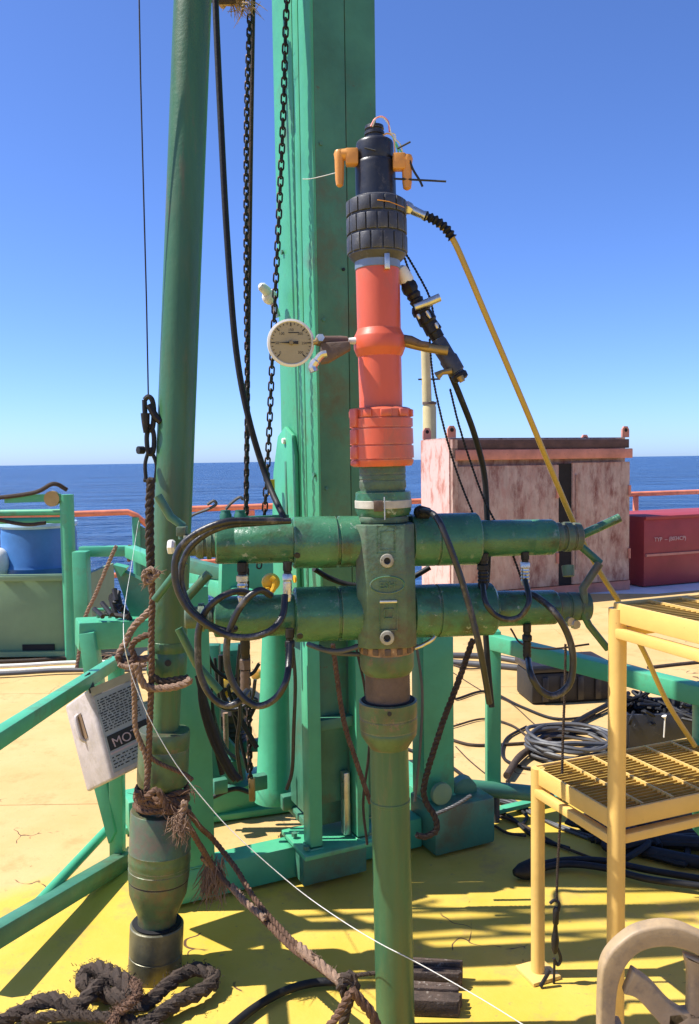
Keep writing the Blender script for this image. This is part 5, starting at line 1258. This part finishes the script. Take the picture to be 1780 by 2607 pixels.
# more lines, fittings and clutter
for lbl, Y, pts, r, m_ in (
    ('thin hose drooping between the stiff leg and the drill pipe, upper', 3.0, ((520, 1640), (545, 1700), (590, 1730), (640, 1716), (660, 1690)), .007, 'black'),
    ('thin hose drooping between the stiff leg and the drill pipe, lower', 3.05, ((515, 1720), (550, 1790), (600, 1806), (640, 1780), (650, 1730)), .007, 'hose'),
    ('hose running down beside the chain to the rear beam', 3.0, ((612, 1640), (606, 1720), (612, 1820), (604, 1900), (615, 1985)), .008, 'hose'),
    ('hose running from the ram cylinder down along the stiff leg', 2.95, ((746, 1650), (752, 1740), (748, 1860), (744, 1960), (730, 2010)), .007, 'hose'),
    ('black hose lying along the rear beam', 3.5, ((540, 2030), (600, 2008), (660, 2022), (735, 2002)), .010, 'black'),
    ('thin cable behind the well tube', 2.85, ((905, 1640), (930, 1760), (940, 1900), (925, 2040), (935, 2150)), .005, 'ropedk'),
    ('grey cable hanging right of the well tube', 2.8, ((1060, 1640), (1075, 1760), (1070, 1900), (1056, 2040)), .005, 'mrope'),
    ('thin wire from the right ram cylinder to the leg frame', 2.9, ((1300, 1600), (1330, 1640), (1400, 1652), (1500, 1640)), .0035, 'ropedk')):
    hose('thin_hose', lbl, 'hose', WP(Y, *pts), r, M[m_], 'small hoses around the mast foot')
for k, (pts, lbl) in enumerate(((((1120, 2080), (1200, 2060), (1290, 2075), (1360, 2130), (1450, 2160)), 'black line curving on the deck from the base beam end'),
    (((1230, 2030), (1260, 2070), (1330, 2100), (1420, 2150), (1520, 2190)), 'thin black line on the deck behind the low yellow post'),
    (((1160, 1780), (1240, 1760), (1330, 1800), (1420, 1830), (1530, 1820)), 'thin black line on the pale deck in front of the case'),
    (((1150, 1850), (1230, 1830), (1300, 1845), (1350, 1880)), 'thin grey line on the pale deck left of the coil'),
    (((1560, 1740), (1640, 1720), (1700, 1745), (1790, 1735)), 'black line on the pale deck behind the cable crate'),
    (((1150, 2100), (1190, 2085), (1250, 2098), (1290, 2120), (1340, 2128)), 'black cable end bent on the deck right of the beam end'),
    (((1225, 2060), (1250, 2040), (1300, 2050), (1340, 2075), (1330, 2100)), 'black cable loop on the deck beside the jack leg'),
    (((1100, 1700), (1140, 1690), (1190, 1702), (1235, 1700)), 'black cable on the pale deck behind the side post'),
    (((1380, 1960), (1320, 1950), (1280, 1925), (1290, 1880), (1340, 1850)), 'loose turn of black cable at the left of the coil'),
    (((1290, 1990), (1320, 1940), (1370, 1900), (1440, 1860), (1560, 1800)), 'fat black line slanting from foot tube to the case'),
    (((1020, 1900), (1060, 1915), (1130, 1940), (1200, 1990)), 'fine line on the pale deck left of the side post'))):
    hose('deck_line', lbl, 'cable', gp(*[(a, b, .012) for a, b in pts]), .006 if k % 2 else .008, M['ropedk' if k % 2 else 'black'], 'loose lines on the deck')
for (px, py, Y) in ((660, 1990, 3.3), (560, 2000, 3.45), (735, 2040, 3.35)):
    tag(MB().box(W(px, py, Y), RU * .03, RV * .02, Z * .03).build('clamp_block', M['rigdk'], None, .004), {660: 'green clamp block at the foot of the stiff leg', 560: 'green clamp block on the rear beam below the motor', 735: 'green clamp block on the rear beam beside the yoke leg'}[px], 'clamp')
random.seed(21)
for k in range(5):
    x0 = 502 + 15 * k; x1 = 566 + 22 * k
    o = MB().tube(spline(WP(random.uniform(2.9, 3.3), (x0, random.uniform(1640, 1690)), (x0 + random.uniform(-5, 25), random.uniform(1740, 1800)), ((x0 + x1) / 2, random.uniform(1800, 1930)), (x1, random.uniform(1900, 1990)))), random.uniform(.006, .011), 8).build('hose_bundle_line', M[random.choice(['black', 'hose', 'ropedk'])])
    tag(o, ['leftmost', 'second from left', 'middle', 'second from right', 'rightmost'][k] + ' dark hose of the bundle hanging between drill pipe and stiff leg', 'hose', 'dark hoses bundled between drill pipe and stiff leg')
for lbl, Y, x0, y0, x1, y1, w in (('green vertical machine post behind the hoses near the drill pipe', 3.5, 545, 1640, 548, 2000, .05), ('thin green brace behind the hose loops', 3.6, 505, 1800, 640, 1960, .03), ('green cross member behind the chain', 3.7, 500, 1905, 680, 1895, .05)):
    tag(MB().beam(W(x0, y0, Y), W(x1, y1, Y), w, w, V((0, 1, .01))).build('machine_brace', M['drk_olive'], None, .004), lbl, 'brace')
mb = MB()
for k in range(22):
    p = G(random.uniform(1590, 1760), random.uniform(2085, 2165), .03)
    mb.tube(spline([p + V((random.uniform(-.3, .3), random.uniform(-.12, .12), random.uniform(-.015, .05))) for _ in range(4)], 6), .013, 6)
tag(mb.build('cable_heap', M['black']), 'heap of black cable on the deck under the lower yellow platform', 'cables')
hb_ = thing('added_shadow_boom', 'added unseen boom with drooping hoses that shadow the deck, above the left edge', 'boom', V((-1.0, 2.8, 3.2)))  # added out of view to break up the sunlight on the deck
MB().tube([V((-.15, 2.98, 3.75)), V((-2.3, 2.72, 3.6))], .035, 10).build('arm', M['rig'], hb_)
MB().tube([V((-.1, 3.0, 4.9)), V((-2.2, 2.72, 3.62))], .012, 8).build('stay', M['iron'], hb_)
for x in (-1.45, -1.75):
    MB().tube([V((x, 2.79, 3.65)), V((x - .05, 2.74, 2.45))], .016, 8).build('hanger', M['rig'], hb_)
MB().tube([V((-1.45, 2.79, 3.4)), V((-1.8, 2.74, 2.5))], .013, 8).build('lattice', M['rig'], hb_)
MB().tube([V((-1.75, 2.74, 3.4)), V((-1.5, 2.79, 2.5))], .013, 8).build('lattice', M['rig'], hb_)
MB().tube([V((-1.4, 2.6, 2.45)), V((-1.9, 2.95, 2.45))], .02, 8).build('foot_bar', M['rig'], hb_)
MB().lathe(V((-1.62, 2.72, 2.3)), V((0, 1, 0)), [(0, .09), (.03, .08), (.06, .09)], 20).build('sheave', M['iron'], hb_)
for k, (a, b, sg) in enumerate((((-1.3, 2.62, 3.62), (-2.1, 2.9, 3.55), .75), ((-1.35, 2.7, 3.62), (-1.95, 2.6, 3.55), .95), ((-1.5, 2.85, 3.62), (-2.2, 2.75, 3.5), 1.2), ((-1.25, 2.75, 3.6), (-1.7, 2.95, 2.45), .4))):
    A_, B_ = V(a), V(b)
    MB().tube(spline([A_, A_.lerp(B_, .2) - Z * sg * .64, A_.lerp(B_, .5) - Z * sg, A_.lerp(B_, .8) - Z * sg * .64, B_]), .012, 8).build('hose', M['black'], hb_)
# cable ends on top of the left ram cylinder
ce = MB(); 
ce.tube(spline(WP(3.0, (468, 1332), (490, 1312), (530, 1296), (550, 1284), (544, 1275), (528, 1285))), .006, 6)
ce.tube(spline(WP(3.0, (575, 1296), (590, 1280), (610, 1266), (620, 1272))), .006, 6)
tag(ce.build('cable_ends', M['mrope']), 'loose grey cable ends sticking up behind the upper left ram cylinder', 'cables')
mv = thing('valve_bank', 'small green valve bank behind the upper left ram cylinder', 'valve', W(600, 1335, 3.0))
for px in (575, 612):
    MB().lathe(W(px, 1330, 3.0), Z, [(0, .022), (.03, .022), (.035, .018), (.045, .018)], 12).build('valve_stem', M['drk_olive'], mv)
MB().beam(W(560, 1326, 3.0), W(735, 1318, 3.05), .03, .025).build('manifold', M['drk_olive'], mv, .003)
MB().lathe(W(1092, 1308, 2.2), V((-.9, -.2, .2)), [(0, .016), (.03, .018), (.04, .01)], 12).build('hose_elbow', M['black'], bop)

# lay every parented part of copies in place
bpy.context.view_layer.update()
